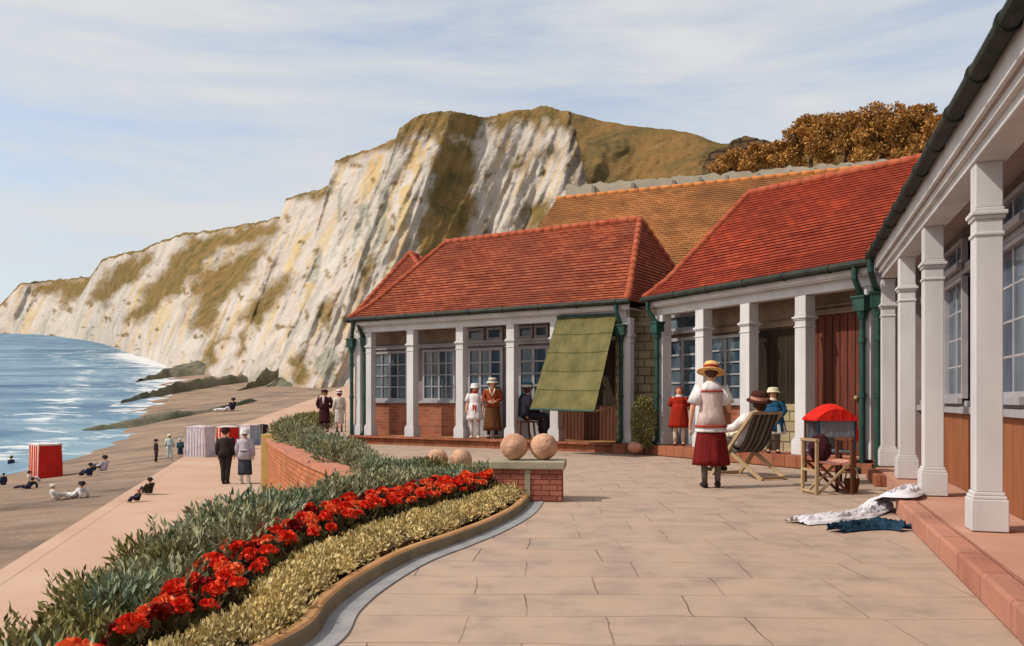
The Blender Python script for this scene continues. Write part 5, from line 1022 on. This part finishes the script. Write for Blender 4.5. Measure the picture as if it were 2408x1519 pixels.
beach_person(529, 967, 22, 'recl', 'whitecloth', 'whitecloth', None, R(80), 'person in white lying on the far beach beside the dark figure')
def tent(x, y, wpx, hpx, rz, front, side, topm, label, dp=1.0):
    q = hit(x, y); s = q.y/FOC; w, h = wpx*s, hpx*s; o = empty('beach_tent', q, rz, label, 'tent', 'bathing tents on the beach'); d2 = w*dp
    def wall(a, b, mat, nm):
        mb = MB(); n = 24; a, b = V(a), V(b); nn = V((b.y-a.y, a.x-b.x, 0)).normalized(); m3 = 6
        for i in range(n):
            for j in range(m3):
                pts = []
                for u, t in ((i, j), (i+1, j), (i+1, j+1), (i, j+1)):
                    k = t/m3; p_ = a.lerp(b, u/n)*(1+.06*(1-k)); p_ += nn*.025*math.sin(u*1.9)*(1-k*.7); p_.z = h*k*(1 if k < 1 else 1-.02*math.sin(math.pi*u/n)); pts.append(p_)
                mb.add(pts, [(0, 1, 2, 3)])
        mb.build(nm, mat, o, smooth=True)
    c_ = [(-w/2, -d2/2, 0), (w/2, -d2/2, 0), (w/2, d2/2, 0), (-w/2, d2/2, 0)]
    wall(c_[0], c_[1], front, 'front_curtain'); wall(c_[1], c_[2], side, 'side_curtain'); wall(c_[2], c_[3], side, 'back_curtain'); wall(c_[3], c_[0], front, 'side_curtain')
    mb = MB(); mb.add([(c_[i][0]*1.03, c_[i][1]*1.03, h*.985) for i in range(4)]+[(0, 0, h*1.03)], [(0, 1, 4), (1, 2, 4), (2, 3, 4), (3, 0, 4)]); mb.build('roof', topm, o)
    for i in range(4):
        mb = MB(); mb.tube([(c_[i][0]*.97, c_[i][1]*.97, 0), (c_[i][0]*.97, c_[i][1]*.97, h*.98)], .03, 6); mb.build('pole', 'wood', o)
    mb = MB()
    for i in range(4):
        a, b = V(c_[i])*1.035, V(c_[(i+1) % 4])*1.035; a.z = b.z = 0; n = 9
        for k in range(n): u, t = a.lerp(b, k/n), a.lerp(b, (k+1)/n); m_ = (u+t)/2; mb.add([u+V((0, 0, h*.985)), t+V((0, 0, h*.985)), t+V((0, 0, h*.955)), m_+V((0, 0, h*.935)), u+V((0, 0, h*.955))], [(0, 1, 2, 3, 4)])
    mb.build('valance', topm, o)
tent(107, 1122, 56, 80, R(-40), 'tentstripe', 'tentred', 'whitecloth', 'red and white striped square bathing tent alone at the water edge', .9)
tent(470, 1074, 56, 72, R(-18), 'tentlilac', 'tentlilac', 'tentlilac', 'large lilac grey bathing tent left of the walking man', .6)
tent(536, 1056, 40, 54, R(-30), 'tentstripe', 'tentred', 'whitecloth', 'red and white striped bathing tent behind the walking man', .8)
tent(586, 1046, 40, 48, R(-30), 'tentlilac', 'tentblue', 'rosepink', 'pale bathing tent with blue side behind the walking woman', .8)
tent(617, 1038, 18, 40, R(-30), 'darkcloth', 'darkcloth', 'darkcloth', 'narrow dark bathing tent beside the ochre end of the brick wall', 1.0)
